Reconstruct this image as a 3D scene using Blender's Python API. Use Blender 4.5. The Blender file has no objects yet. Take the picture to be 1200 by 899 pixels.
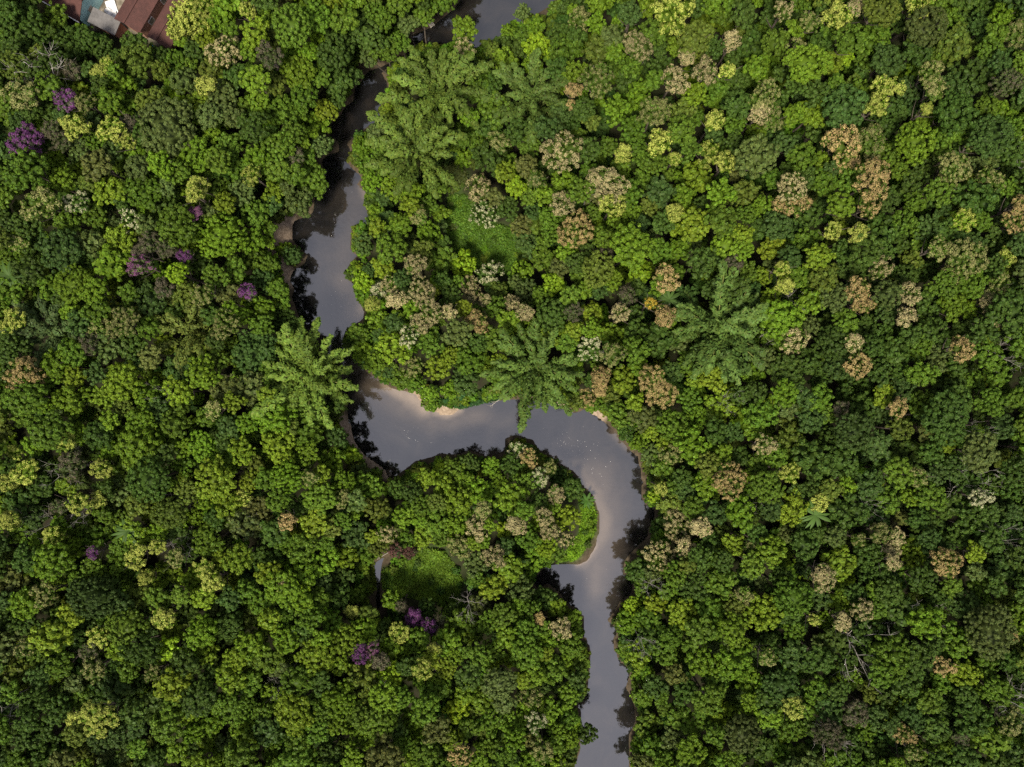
import bpy, math, random
import numpy as np
from mathutils import Vector

random.seed(11)
rng = np.random.default_rng(11)
C = bpy.context.scene.collection
PI = math.pi

# ------------------------------------------------------------------ place and measure
CAM_H = 110.0            # height of the drone above the water
PXM = 165.0 / 1200.0     # metres per photo pixel at water level


def W(px, py, z=0.0):
    """ground position of something standing at height z that is seen at (px, py)"""
    k = PXM * (CAM_H - z) / CAM_H
    return (px - 600.0) * k, (449.5 - py) * k


def rpx(R, z):
    return R / (PXM * (CAM_H - z) / CAM_H)


def srgb(r, g, b):
    def f(c):
        c /= 255.0
        return c / 12.92 if c <= 0.04045 else ((c + 0.055) / 1.055) ** 2.4
    return (f(r), f(g), f(b))


# ------------------------------------------------------------------ scene outlines (visible water, clearings ...)
RIVER = [(700, -70), (652, 0), (647, 7), (630, 18), (620, 25), (608, 31), (590, 33), (589, 47), (577, 48), (563, 53),
         (561, 62), (556, 56), (548, 54), (533, 55), (527, 58), (521, 56), (507, 58), (501, 54), (495, 58), (487, 58),
         (480, 70), (462, 76), (449, 86), (455, 97), (457, 107), (453, 117), (448, 123), (445, 130), (448, 137), (442, 145),
         (435, 147), (428, 152), (414, 163), (408, 168), (411, 175), (416, 182), (407, 189), (414, 197), (426, 207), (420, 217),
         (427, 222), (432, 229), (429, 241), (434, 255), (431, 264), (413, 268), (412, 292), (419, 299), (423, 301), (413, 307),
         (408, 316), (409, 327), (416, 333), (417, 345), (424, 357), (428, 364), (427, 377), (420, 379), (409, 385), (403, 396),
         (405, 406), (415, 420), (430, 434), (442, 443), (453, 449), (459, 454), (465, 455), (481, 459), (489, 462), (494, 470),
         (503, 481), (511, 480), (516, 485), (529, 485), (538, 478), (550, 475), (571, 470), (597, 467), (616, 466), (640, 470),
         (649, 471), (655, 473), (664, 479), (672, 483), (684, 479), (692, 483), (700, 487), (717, 500), (727, 512), (737, 525),
         (748, 535), (752, 550), (753, 562), (757, 567), (753, 570), (753, 583), (758, 591), (768, 593), (769, 607), (763, 615),
         (760, 630), (748, 642), (740, 650), (733, 658), (732, 673), (743, 683), (741, 697), (728, 705), (723, 715), (713, 727),
         (722, 735), (726, 741), (720, 748), (720, 760), (728, 775), (741, 784), (735, 806), (744, 824), (746, 846), (738, 864),
         (738, 899), (742, 1000), (650, 1000), (671, 899), (678, 881), (680, 834), (675, 826), (687, 809), (691, 764), (688, 753),
         (683, 743), (683, 723), (677, 715), (662, 707), (655, 695), (642, 685), (630, 692), (622, 679), (632, 670), (637, 663),
         (658, 660), (676, 661), (687, 656), (696, 641), (701, 622), (701, 602), (693, 580), (680, 567), (673, 554), (655, 544),
         (645, 536), (630, 527), (624, 517), (604, 511), (593, 515), (593, 529), (577, 537), (564, 535), (552, 529), (543, 532),
         (533, 534), (518, 533), (503, 538), (487, 542), (475, 552), (463, 560), (455, 565), (451, 552), (439, 543), (426, 534),
         (417, 522), (413, 516), (411, 502), (406, 489), (405, 477), (407, 469), (397, 458), (392, 445), (385, 430), (378, 418),
         (370, 408), (357, 400), (355, 378), (349, 373), (345, 360), (340, 347), (344, 339), (339, 331), (340, 320), (345, 314),
         (356, 308), (359, 299), (347, 288), (341, 280), (341, 264), (345, 256), (355, 254), (365, 250), (368, 230), (372, 222),
         (379, 213), (378, 200), (375, 188), (384, 180), (396, 177), (395, 165), (385, 160), (384, 146), (397, 135), (403, 125),
         (413, 117), (415, 102), (423, 94), (430, 82), (447, 77), (478, 60), (483, 40), (506, 30), (515, 22), (530, 10), (538, 0), (575, -80)]
POND = [(436, 661), (443, 655), (455, 648), (450, 658), (447, 672), (446, 694), (448, 712), (442, 716), (438, 703), (439, 690), (438, 675)]
CLEAR = [
    [(527, 232), (545, 230), (556, 250), (575, 264), (598, 270), (610, 285), (616, 306), (600, 318), (585, 322), (560, 312), (545, 302), (533, 290), (524, 270)],
    [(517, 195), (535, 190), (545, 204), (546, 214), (530, 226), (520, 212)],
    [(449, 670), (470, 662), (500, 644), (520, 647), (533, 665), (541, 680), (537, 695), (520, 703), (490, 700), (465, 692), (449, 690)],
    [(424, 657), (436, 664), (438, 692), (428, 698), (422, 680)],
    [(680, 583), (690, 585), (698, 602), (698, 622), (688, 640), (672, 657), (658, 658), (668, 642), (680, 625), (684, 605)],
    [(516, 472), (540, 462), (580, 457), (592, 464), (575, 469), (538, 477)],
    [(418, 334), (428, 336), (434, 348), (428, 360), (420, 350)],
]
SAND = [
    [(332, 252), (340, 257), (339, 272), (331, 287), (323, 299), (317, 293), (324, 276), (328, 262)],
    [(329, 304), (338, 318), (337, 334), (331, 328), (328, 315)],
    [(398, 491), (405, 497), (412, 510), (414, 523), (408, 518), (402, 505)],
    [(424, 533), (440, 541), (453, 551), (452, 560), (438, 549), (426, 539)],
    [(513, 474), (521, 474), (529, 478), (540, 477), (531, 487), (515, 486)],
    [(481, 458), (490, 461), (496, 470), (505, 482), (494, 476), (486, 466)],
    [(649, 466), (657, 466), (664, 475), (660, 481), (651, 474)],
    [(694, 481), (702, 481), (709, 489), (706, 495), (697, 488)],
    [(484, 30), (516, 12), (534, -2), (543, 2), (520, 24), (508, 33), (487, 50), (480, 52)],
    [(640, 6), (652, -6), (658, -4), (644, 12), (634, 20)],
]
HOUSES = [(40, -60), (56, -2), (96, 24), (106, 33), (140, 36), (172, 47), (196, 52), (206, 20), (232, -60)]


def poly_w(poly, z=0.0):
    return np.array([W(x, y, z) for x, y in poly])


def sdf(P, poly):
    """signed distance from the points P to a closed outline; negative inside"""
    P = np.asarray(P, float)
    A = np.asarray(poly, float)
    B = np.roll(A, -1, axis=0)
    best = np.full(len(P), 1e18)
    inside = np.zeros(len(P), bool)
    for a, b in zip(A, B):
        e = b - a
        w = P - a
        t = np.clip((w @ e) / max(e @ e, 1e-12), 0, 1)
        d = ((w - t[:, None] * e) ** 2).sum(1)
        best = np.minimum(best, d)
        c = (a[1] > P[:, 1]) != (b[1] > P[:, 1])
        if abs(e[1]) > 1e-12:
            x = a[0] + (P[:, 1] - a[1]) * e[0] / e[1]
            inside ^= c & (P[:, 0] < x)
    d = np.sqrt(best)
    return np.where(inside, -d, d)


def vnoise(x, y, seed, scale):
    """smooth value noise 0..1"""
    r = np.random.default_rng(seed).random((256, 256))
    x = np.asarray(x) / scale + 1000.0
    y = np.asarray(y) / scale + 1000.0
    xi, yi = np.floor(x).astype(int), np.floor(y).astype(int)
    fx, fy = x - xi, y - yi
    fx, fy = fx * fx * (3 - 2 * fx), fy * fy * (3 - 2 * fy)
    g = lambda a, b: r[a % 256, b % 256]
    return (g(xi, yi) * (1 - fx) + g(xi + 1, yi) * fx) * (1 - fy) + (g(xi, yi + 1) * (1 - fx) + g(xi + 1, yi + 1) * fx) * fy


RIVER_W, POND_W = poly_w(RIVER), poly_w(POND)


def water_distance(P):
    return np.minimum(sdf(P, RIVER_W), sdf(P, POND_W))


# ------------------------------------------------------------------ materials
def new_mat(name):
    m = bpy.data.materials.new(name)
    m.use_nodes = True
    nt = m.node_tree
    nt.nodes.clear()
    return m, nt, nt.nodes.new('ShaderNodeOutputMaterial')


def N(nt, kind, **kw):
    n = nt.nodes.new(kind)
    for k, v in kw.items():
        setattr(n, k, v)
    return n


def leaf_material(name, per_object, translucent=0.28, spec=0.09, rough=0.5, gain=1.0):
    """foliage: colour of the species (object property or stored attribute) times the leaf-to-leaf variation"""
    m, nt, out = new_mat(name)
    tint = N(nt, 'ShaderNodeAttribute', attribute_type='OBJECT' if per_object else 'GEOMETRY', attribute_name='tint')
    var = N(nt, 'ShaderNodeAttribute', attribute_type='GEOMETRY', attribute_name='var')
    mul = N(nt, 'ShaderNodeMix', data_type='RGBA', blend_type='MULTIPLY')
    mul.inputs['Factor'].default_value = 1.0
    nt.links.new(tint.outputs['Color'], mul.inputs['A'])
    nt.links.new(var.outputs['Color'], mul.inputs['B'])
    col = mul.outputs['Result']
    if per_object:
        # the trees of one species differ a little from each other
        info = N(nt, 'ShaderNodeObjectInfo')
        mr = N(nt, 'ShaderNodeMapRange')
        mr.inputs['To Min'].default_value = 0.85 * gain
        mr.inputs['To Max'].default_value = 1.15 * gain
        nt.links.new(info.outputs['Random'], mr.inputs['Value'])
        vm = N(nt, 'ShaderNodeVectorMath', operation='SCALE')
        nt.links.new(col, vm.inputs[0])
        nt.links.new(mr.outputs['Result'], vm.inputs['Scale'])
        col = vm.outputs['Vector']
    p = N(nt, 'ShaderNodeBsdfPrincipled')
    p.inputs['Roughness'].default_value = rough
    p.inputs['Specular IOR Level'].default_value = spec
    nt.links.new(col, p.inputs['Base Color'])
    t = N(nt, 'ShaderNodeBsdfTranslucent')
    nt.links.new(col, t.inputs['Color'])
    mix = N(nt, 'ShaderNodeMixShader')
    mix.inputs['Fac'].default_value = translucent
    nt.links.new(p.outputs[0], mix.inputs[1])
    nt.links.new(t.outputs[0], mix.inputs[2])
    nt.links.new(mix.outputs[0], out.inputs['Surface'])
    return m


def noisy_material(name, c1, c2, scale, rough=0.9, bump=0.0, spec=0.2):
    m, nt, out = new_mat(name)
    geo = N(nt, 'ShaderNodeNewGeometry')
    no = N(nt, 'ShaderNodeTexNoise')
    no.inputs['Scale'].default_value = scale
    no.inputs['Detail'].default_value = 6
    nt.links.new(geo.outputs['Position'], no.inputs['Vector'])
    mx = N(nt, 'ShaderNodeMix', data_type='RGBA')
    mx.inputs['A'].default_value = (*c1, 1)
    mx.inputs['B'].default_value = (*c2, 1)
    r = N(nt, 'ShaderNodeMapRange')
    r.inputs['From Min'].default_value = 0.35
    r.inputs['From Max'].default_value = 0.65
    nt.links.new(no.outputs['Fac'], r.inputs['Value'])
    nt.links.new(r.outputs['Result'], mx.inputs['Factor'])
    p = N(nt, 'ShaderNodeBsdfPrincipled')
    p.inputs['Roughness'].default_value = rough
    p.inputs['Specular IOR Level'].default_value = spec
    nt.links.new(mx.outputs['Result'], p.inputs['Base Color'])
    if bump:
        b = N(nt, 'ShaderNodeBump')
        b.inputs['Strength'].default_value = bump
        nt.links.new(no.outputs['Fac'], b.inputs['Height'])
        nt.links.new(b.outputs[0], p.inputs['Normal'])
    nt.links.new(p.outputs[0], out.inputs['Surface'])
    return m


LEAF = leaf_material('leaf', True)
LEAF_MASS = leaf_material('leaf_mass', False)
BLOSSOM = leaf_material('blossom', True, translucent=0.25, spec=0.08, rough=0.7)
BARK = noisy_material('bark', (0.05, 0.038, 0.028), (0.12, 0.10, 0.08), 3.0, bump=0.4)
PALE_BARK = noisy_material('pale_bark', (0.20, 0.18, 0.155), (0.36, 0.33, 0.29), 2.0)
CULM = noisy_material('culm', (0.10, 0.14, 0.03), (0.18, 0.17, 0.05), 2.0)
WOOD = noisy_material('weathered_wood', (0.25, 0.22, 0.18), (0.42, 0.38, 0.32), 5.0)
FOAM = noisy_material('foam_flecks', (0.6, 0.58, 0.55), (0.75, 0.73, 0.7), 3.0)


# ------------------------------------------------------------------ mesh helpers
class Acc:
    """collects quads with a per-face colour variation"""

    def __init__(self):
        self.v, self.q, self.c, self.n = [], [], [], 0

    def add(self, verts, quads, cols):
        self.v.append(verts)
        self.q.append(quads + self.n)
        self.c.append(cols)
        self.n += len(verts)

    def arrays(self):
        return np.concatenate(self.v), np.concatenate(self.q), np.concatenate(self.c)


def unit(v):
    return v / np.maximum(np.linalg.norm(v, axis=-1, keepdims=True), 1e-9)


def cards(acc, pos, nrm, size, r, aspect=1.0, along=None, cvar=(0.6, 1.4), base=(1, 1, 1), warm=0.12):
    """one leaf-spray quad (a kite) per position, facing nrm"""
    n = len(pos)
    nrm = unit(nrm)
    if along is None:
        along = r.normal(size=(n, 3))
    t = unit(along - nrm * (along * nrm).sum(1, keepdims=True))
    b = np.cross(nrm, t)
    s = (np.asarray(size) * r.uniform(0.7, 1.25, n))[:, None]
    L, Wd = s * aspect * 0.5, s * 0.5
    k = r.uniform(-0.25, 0.25, (n, 1))
    v = np.stack([pos - t * L, pos + b * Wd + t * L * k - nrm * s * 0.06, pos + t * L, pos - b * Wd + t * L * k - nrm * s * 0.06], 1)
    q = np.arange(n * 4).reshape(n, 4)
    f = r.uniform(cvar[0], cvar[1], (n, 1))
    w = r.uniform(-warm, warm, (n, 1))
    col = np.concatenate([f * (1 + w), f, f * (1 - w * 0.6)], 1) * np.array(base)
    acc.add(v.reshape(-1, 3), q, col)


ICO = None


def ico():
    global ICO
    if ICO is None:
        import bmesh
        bm = bmesh.new()
        bmesh.ops.create_icosphere(bm, subdivisions=1, radius=1.0)
        ICO = (np.array([v.co[:] for v in bm.verts]), np.array([[v.index for v in f.verts] for f in bm.faces]))
        bm.free()
    return ICO


def core(acc, c, rad, r, col=(0.8, 0.8, 0.8), squash=0.8):
    v, f = ico()
    k = r.uniform(0.85, 1.15, (len(v), 1))
    vv = v * k * np.array([rad, rad, rad * squash]) + c
    q = np.concatenate([f, f[:, 2:3]], 1)      # triangles written as quads, opened out again when the mesh is made
    acc.add(vv, q, np.tile(np.array([col]), (len(q), 1)))


def build_mesh(name, arrs, mats, tint=None):
    v, q, c = arrs
    me = bpy.data.meshes.new(name)
    tri = q[:, 2] == q[:, 3]
    quads, tris = q[~tri], q[tri][:, :3]
    loops = np.concatenate([quads.ravel(), tris.ravel()]).astype(np.int32)
    tot = np.concatenate([np.full(len(quads), 4), np.full(len(tris), 3)]).astype(np.int32)
    start = np.concatenate([[0], np.cumsum(tot)[:-1]]).astype(np.int32)
    me.vertices.add(len(v))
    me.vertices.foreach_set('co', v.astype(np.float32).ravel())
    me.loops.add(len(loops))
    me.loops.foreach_set('vertex_index', loops)
    me.polygons.add(len(tot))
    me.polygons.foreach_set('loop_start', start)
    me.polygons.foreach_set('loop_total', tot)
    a = me.attributes.new('var', 'FLOAT_COLOR', 'FACE')
    cc = np.concatenate([c[~tri], c[tri]])
    a.data.foreach_set('color', np.concatenate([cc, np.ones((len(cc), 1))], 1).astype(np.float32).ravel())
    if tint is not None:
        t = np.concatenate([tint[~tri], tint[tri]])
        a = me.attributes.new('tint', 'FLOAT_COLOR', 'FACE')
        a.data.foreach_set('color', np.concatenate([t, np.ones((len(t), 1))], 1).astype(np.float32).ravel())
    me.update(calc_edges=True)
    for m in mats:
        me.materials.append(m)
    return me


def tube(path, radii, sides=6):
    """a tapered limb along a path, as (verts, quads)"""
    path = np.asarray(path, float)
    d = unit(np.gradient(path, axis=0))
    ref = np.where(np.abs(d[:, 2:3]) > 0.9, np.array([[1.0, 0, 0]]), np.array([[0, 0, 1.0]]))
    u = unit(np.cross(d, ref))
    w = np.cross(d, u)
    a = np.arange(sides) / sides * 2 * PI
    v = (path[:, None] + np.asarray(radii)[:, None, None] * (u[:, None] * np.cos(a)[None, :, None] + w[:, None] * np.sin(a)[None, :, None])).reshape(-1, 3)
    q = []
    for i in range(len(path) - 1):
        for j in range(sides):
            k = (j + 1) % sides
            q.append((i * sides + j, i * sides + k, (i + 1) * sides + k, (i + 1) * sides + j))
    return v, np.array(q)


# ------------------------------------------------------------------ crowns
def crown_arrays(R, style, seed, detail=1.0, flower=0.0):
    """a crown of radius R round the origin: lobes carrying clumps carrying leaf sprays. Returns (leaves, blossoms)"""
    r = np.random.default_rng(seed)
    A, B = Acc(), Acc()
    P = dict(clump=dict(rc=0.34, card=0.19, n=46, lob=1.0, flat=0.80), fine=dict(rc=0.28, card=0.155, n=36, lob=0.55, flat=0.72),
             lobed=dict(rc=0.38, card=0.185, n=52, lob=1.5, flat=0.88), loose=dict(rc=0.41, card=0.26, n=32, lob=1.1, flat=0.72))[style]
    # lobes
    lobes = [(np.array([0, 0, 0.0]), R * (0.50 if P['lob'] > 0.8 else 0.82))]
    nl = max(3, int(round((3.5 + R * 1.7) * P['lob'])))
    ph = r.uniform(0, 2 * PI)
    for i in range(nl):
        a = ph + (i + r.uniform(-0.3, 0.3)) / nl * 2 * PI
        lr = R * r.uniform(0.25, 0.44) if P['lob'] > 0.8 else R * r.uniform(0.33, 0.45)
        d = (R - lr) * (r.uniform(0.55, 1.08) if P['lob'] > 0.8 else r.uniform(0.75, 1.05))
        lobes.append((np.array([d * math.cos(a), d * math.sin(a), r.uniform(-0.42, 0.26) * R * (0.8 if P['lob'] > 0.8 else 0.4)]), lr))
    in_bloom = [flower * (1.15 if r.random() < 0.35 + 0.6 * flower else 0.25) for _ in lobes]      # some limbs bloom, some do not
    cl = []
    for k, (c, lr) in enumerate(lobes):
        n = max(5, int(1.75 * lr * lr / (P['rc'] ** 2)))
        i = np.arange(n) + 0.5
        z = 1 - 1.25 * i / n
        a = i * 2.39996 + r.uniform(0, 6)
        s = np.sqrt(np.maximum(0, 1 - z * z))
        d = np.stack([s * np.cos(a), s * np.sin(a), z], 1) + r.normal(size=(n, 3)) * 0.14
        d = unit(d)
        p = c + d * np.array([lr, lr, lr * P['flat']]) * r.uniform(0.78, 1.12, (n, 1))
        for pp, dd in zip(p, d):
            inside = any(j != k and np.linalg.norm((pp - c2) / np.array([1, 1, P['flat']])) < 0.8 * r2 for j, (c2, r2) in enumerate(lobes))
            if not inside:
                cl.append((pp, dd, in_bloom[k]))
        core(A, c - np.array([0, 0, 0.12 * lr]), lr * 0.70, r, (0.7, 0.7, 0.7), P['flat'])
    for pp, dd, fl in cl:
        rc = P['rc'] * r.uniform(0.65, 1.35)
        shade = r.uniform(0.86, 1.14)
        n = max(6, int(P['n'] * (rc / P['rc']) ** 2 * detail))
        d = unit(r.normal(size=(n, 3)) + dd * 1.0 + np.array([0, 0, 0.45]))
        pos = pp + d * rc * r.uniform(0.62, 1.02, (n, 1)) * np.array([1, 1, 0.95])
        nr = d * 1.0 + np.array([0, 0, 0.12]) + r.normal(size=(n, 3)) * 0.34
        size = P['card'] / math.sqrt(detail)
        if flower > 0:
            up = (d @ unit(dd + np.array([0, 0, 1.2]))) > 1.0 - 1.7 * fl * r.uniform(0.6, 1.1, n)
            up &= r.random(n) < 0.93
            if (~up).any():
                cards(A, pos[~up], nr[~up], size, r, 1.3, base=(shade,) * 3)
            if up.any():
                tint = r.uniform(0.85, 1.15)
                cards(B, pos[up] + d[up] * 0.06, nr[up], size * 0.8, r, 1.0, cvar=(0.6, 1.25), base=(tint,) * 3, warm=0.05)
        else:
            cards(A, pos, nr, size, r, 1.35, base=(shade,) * 3)
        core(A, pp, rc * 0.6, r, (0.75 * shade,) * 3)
    return A.arrays(), (B.arrays() if B.v else None)


def trunk_mesh(seed):
    """a tapered trunk one unit tall with limbs that spread into the crown"""
    r = np.random.default_rng(seed)
    vs, qs, n = [], [], 0

    def put(path, rad, sides=7):
        nonlocal n
        v, q = tube(path, rad, sides)
        vs.append(v)
        qs.append(q + n)
        n += len(v)
    t = np.linspace(0, 1, 7)
    w = np.cumsum(r.normal(size=(7, 2)) * 0.008, axis=0)
    w -= w[-1] * t[:, None]
    put(np.stack([w[:, 0], w[:, 1], t], 1), 0.024 * (1 - 0.6 * t) + 0.012 * np.exp(-t * 18))
    for i in range(6):
        z0 = r.uniform(0.62, 0.9)
        a = i * 1.05 + r.uniform(-0.3, 0.3)
        L = r.uniform(0.12, 0.2)
        s = np.linspace(0, 1, 5)
        put(np.stack([math.cos(a) * L * s, math.sin(a) * L * s, z0 + 0.15 * s + 0.05 * s * s], 1), 0.009 * (1 - 0.75 * s), 5)
    v, q = np.concatenate(vs), np.concatenate(qs)
    return build_mesh('trunk', (v, q, np.ones((len(q), 3))), [BARK])


TRUNKS = [trunk_mesh(900 + i) for i in range(6)]
SIZE_CLASSES = {'M': 2.0, 'L': 2.9, 'X': 3.9}
CROWNS = {}
_s = 100
for _style, _cls, _k in (('clump', 'M', 4), ('clump', 'L', 4), ('clump', 'X', 3), ('fine', 'M', 2), ('fine', 'L', 3), ('fine', 'X', 2),
                         ('lobed', 'M', 2), ('lobed', 'L', 3), ('lobed', 'X', 2), ('loose', 'M', 3), ('loose', 'L', 2)):
    for _i in range(_k):
        _s += 1
        CROWNS.setdefault((_style, _cls), []).append(build_mesh('crown', crown_arrays(SIZE_CLASSES[_cls], _style, _s)[0], [LEAF]))
FLOWER_CLASSES = {'S': 1.0, 'M': 1.7, 'L': 2.6}
FLOWERING = {}
for _cls in 'SML':
    for _dense, _f in (('full', 0.85), ('half', 0.5), ('light', 0.27)):
        for _i in range(3):
            _s += 1
            a, b = crown_arrays(FLOWER_CLASSES[_cls], 'clump' if _i else 'lobed', _s, flower=_f)
            FLOWERING.setdefault((_cls, _dense), []).append((build_mesh('crown', a, [LEAF]), build_mesh('blossoms', b, [BLOSSOM])))

SHADES = {   # species colours (linear albedo)
    'bright green': (0.095, 0.160, 0.0115), 'yellow-green': (0.120, 0.174, 0.0130), 'mid green': (0.071, 0.124, 0.0120),
    'deep green': (0.045, 0.080, 0.0125), 'blue-green': (0.043, 0.078, 0.016), 'olive': (0.081, 0.112, 0.016),
    'grey-green': (0.073, 0.104, 0.025), 'lime': (0.142, 0.222, 0.012), 'dark olive': (0.056, 0.075, 0.017), 'brown-green': (0.082, 0.097, 0.023)}
BLOOMS = {   # blossom colour, leaf colour under it, wording
    'T': ((0.270, 0.232, 0.108), (0.065, 0.105, 0.014), 'tan'), 'O': ((0.270, 0.200, 0.080), (0.070, 0.105, 0.014), 'orange-tan'),
    'C': ((0.275, 0.305, 0.058), (0.095, 0.155, 0.012), 'yellow-cream'), 'K': ((0.180, 0.180, 0.062), (0.065, 0.108, 0.014), 'khaki'),
    'W': ((0.310, 0.305, 0.170), (0.065, 0.120, 0.018), 'whitish'), 'P': ((0.118, 0.040, 0.118), (0.065, 0.07, 0.040), 'purple'),
    'Q': ((0.140, 0.056, 0.108), (0.07, 0.09, 0.030), 'pink-purple'), 'D': ((0.078, 0.068, 0.042), (0.055, 0.075, 0.022), 'dull mauve-brown'),
    'M': ((0.085, 0.042, 0.034), (0.05, 0.07, 0.022), 'maroon'), 'Y': ((0.34, 0.24, 0.03), (0.09, 0.13, 0.02), 'golden-yellow')}

# flowering trees read off the photograph: x, y, radius in pixels, blossom kind
FL = """222 20 22 C;245 8 18 C;208 32 13 C;290 12 11 C;264 60 20 T;125 74 6 C;117 84 8 C;77 118 13 P;84 82 10 D;25 110 16 K;100 121 13 K;
130 152 16 C;148 166 11 C;90 148 14 C;30 165 20 P;60 152 11 D;72 166 11 D;150 143 8 D;242 100 10 C;295 205 12 C;232 218 12 C;543 57 12 T;585 165 11 K;
561 220 14 T;315 65 14 D;347 185 9 D;680 25 14 K;787 15 23 C;746 56 17 T;700 92 19 K;672 106 8 O;670 124 5 O;790 92 16 T;828 85 14 T;805 66 8 T;
852 82 9 C;766 130 20 K;773 168 16 C;790 186 7 C;660 178 22 T;711 214 23 T;830 180 14 C;850 190 14 C;896 112 18 K;890 133 10 T;857 48 9 T;730 180 9 C;
838 142 10 C;630 210 10 K;918 12 12 T;983 22 16 C;950 27 12 K;1003 8 10 T;935 60 15 K;1075 8 15 C;1190 40 12 K;905 140 13 K;1038 103 16 C;1028 126 12 C;
985 165 17 O;990 190 14 O;1020 167 15 K;1025 209 24 O;1115 200 19 K;928 220 18 T;1097 105 10 K;1090 86 13 K;1142 170 11 K;1180 97 17 D;1160 210 14 K;1086 127 6 C;
47 240 17 K;90 238 13 W;152 258 15 W;228 250 7 Q;215 300 7 P;163 311 14 Q;163 297 8 D;175 284 13 D;195 293 12 D;16 376 14 C;145 378 18 K;120 386 14 K;
105 401 13 D;30 440 22 O;192 337 10 D;240 345 13 K;265 381 17 K;290 343 10 P;228 229 9 C;568 250 16 W;490 253 9 K;485 310 13 T;457 335 11 T;443 341 8 W;
437 357 8 C;494 342 17 T;550 338 14 T;573 320 14 W;506 364 13 T;492 378 12 T;526 365 8 T;480 394 12 W;560 379 13 O;598 355 8 T;568 350 7 T;465 352 9 T;
485 430 12 K;659 238 16 T;675 270 21 O;717 240 16 C;780 325 15 O;762 355 6 Y;692 410 15 W;727 367 13 T;735 346 9 D;780 370 10 O;615 366 9 T;603 359 7 T;
705 440 10 O;765 445 18 O;706 300 9 D;672 366 11 D;860 308 10 D;790 250 9 C;720 417 15 K;925 238 17 O;1018 242 14 O;976 270 11 C;1005 275 10 C;915 315 9 C;
1032 315 14 T;1007 340 14 O;1010 358 11 O;1065 345 15 T;1062 371 9 T;1100 290 14 K;1128 305 21 K;1130 258 15 C;1195 240 12 O;1187 263 14 O;1170 335 12 K;
1160 356 12 T;1165 376 8 T;930 400 15 T;1006 428 15 O;1126 408 15 O;1000 402 10 T;1180 300 10 C;920 335 8 C;30 553 14 C;17 531 8 C;6 567 9 C;75 518 13 C;
119 550 13 C;93 590 14 C;115 586 8 C;12 610 10 C;63 631 13 C;160 652 15 C;185 641 11 C;206 654 12 K;243 669 14 C;285 585 9 C;70 594 9 D;85 546 16 D;
110 648 7 P;400 585 11 K;338 610 10 O;453 626 11 T;560 617 14 T;577 653 14 T;538 641 12 K;462 645 8 M;479 647 7 M;566 598 8 K;608 528 10 W;620 536 10 O;
632 561 11 W;653 579 9 T;638 605 12 T;645 621 11 T;605 615 10 T;663 632 10 T;645 548 8 K;687 466 10 O;703 456 7 O;775 462 17 O;855 563 21 O;797 615 18 T;
821 618 9 T;803 640 9 T;771 652 19 T;896 522 12 T;787 533 13 K;775 573 7 C;1052 478 13 O;985 480 8 D;925 554 12 C;1148 583 12 W;1033 625 12 K;1053 630 9 T;
1046 645 9 T;1045 658 8 T;1107 660 18 O;965 672 10 T;1005 632 9 K;250 681 12 C;172 676 9 C;190 725 10 C;115 747 11 C;115 840 19 C;88 843 8 C;52 696 13 K;
110 785 13 K;105 765 12 D;413 717 7 C;468 742 14 C;495 785 11 C;509 761 6 C;485 724 9 P;503 735 9 P;515 727 6 D;470 710 6 D;422 767 11 P;437 761 8 Q;
445 776 9 D;540 885 13 O;330 686 7 T;655 737 13 T;632 725 6 O;628 847 12 W;618 812 15 K;635 880 14 K;966 684 11 T;1010 715 12 T;986 729 9 T;953 727 7 C;
930 830 14 C;1105 780 11 O;1187 745 6 O;1002 835 14 D;1060 862 11 O;1069 881 9 K;1127 868 9 D;970 860 18 D;1185 845 14 K;20 285 10 K;362 560 9 K;
880 640 9 K;1075 560 10 K;960 590 9 C;870 700 10 K;900 770 10 K;250 480 8 K;180 790 11 K;30 760 10 K"""
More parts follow.
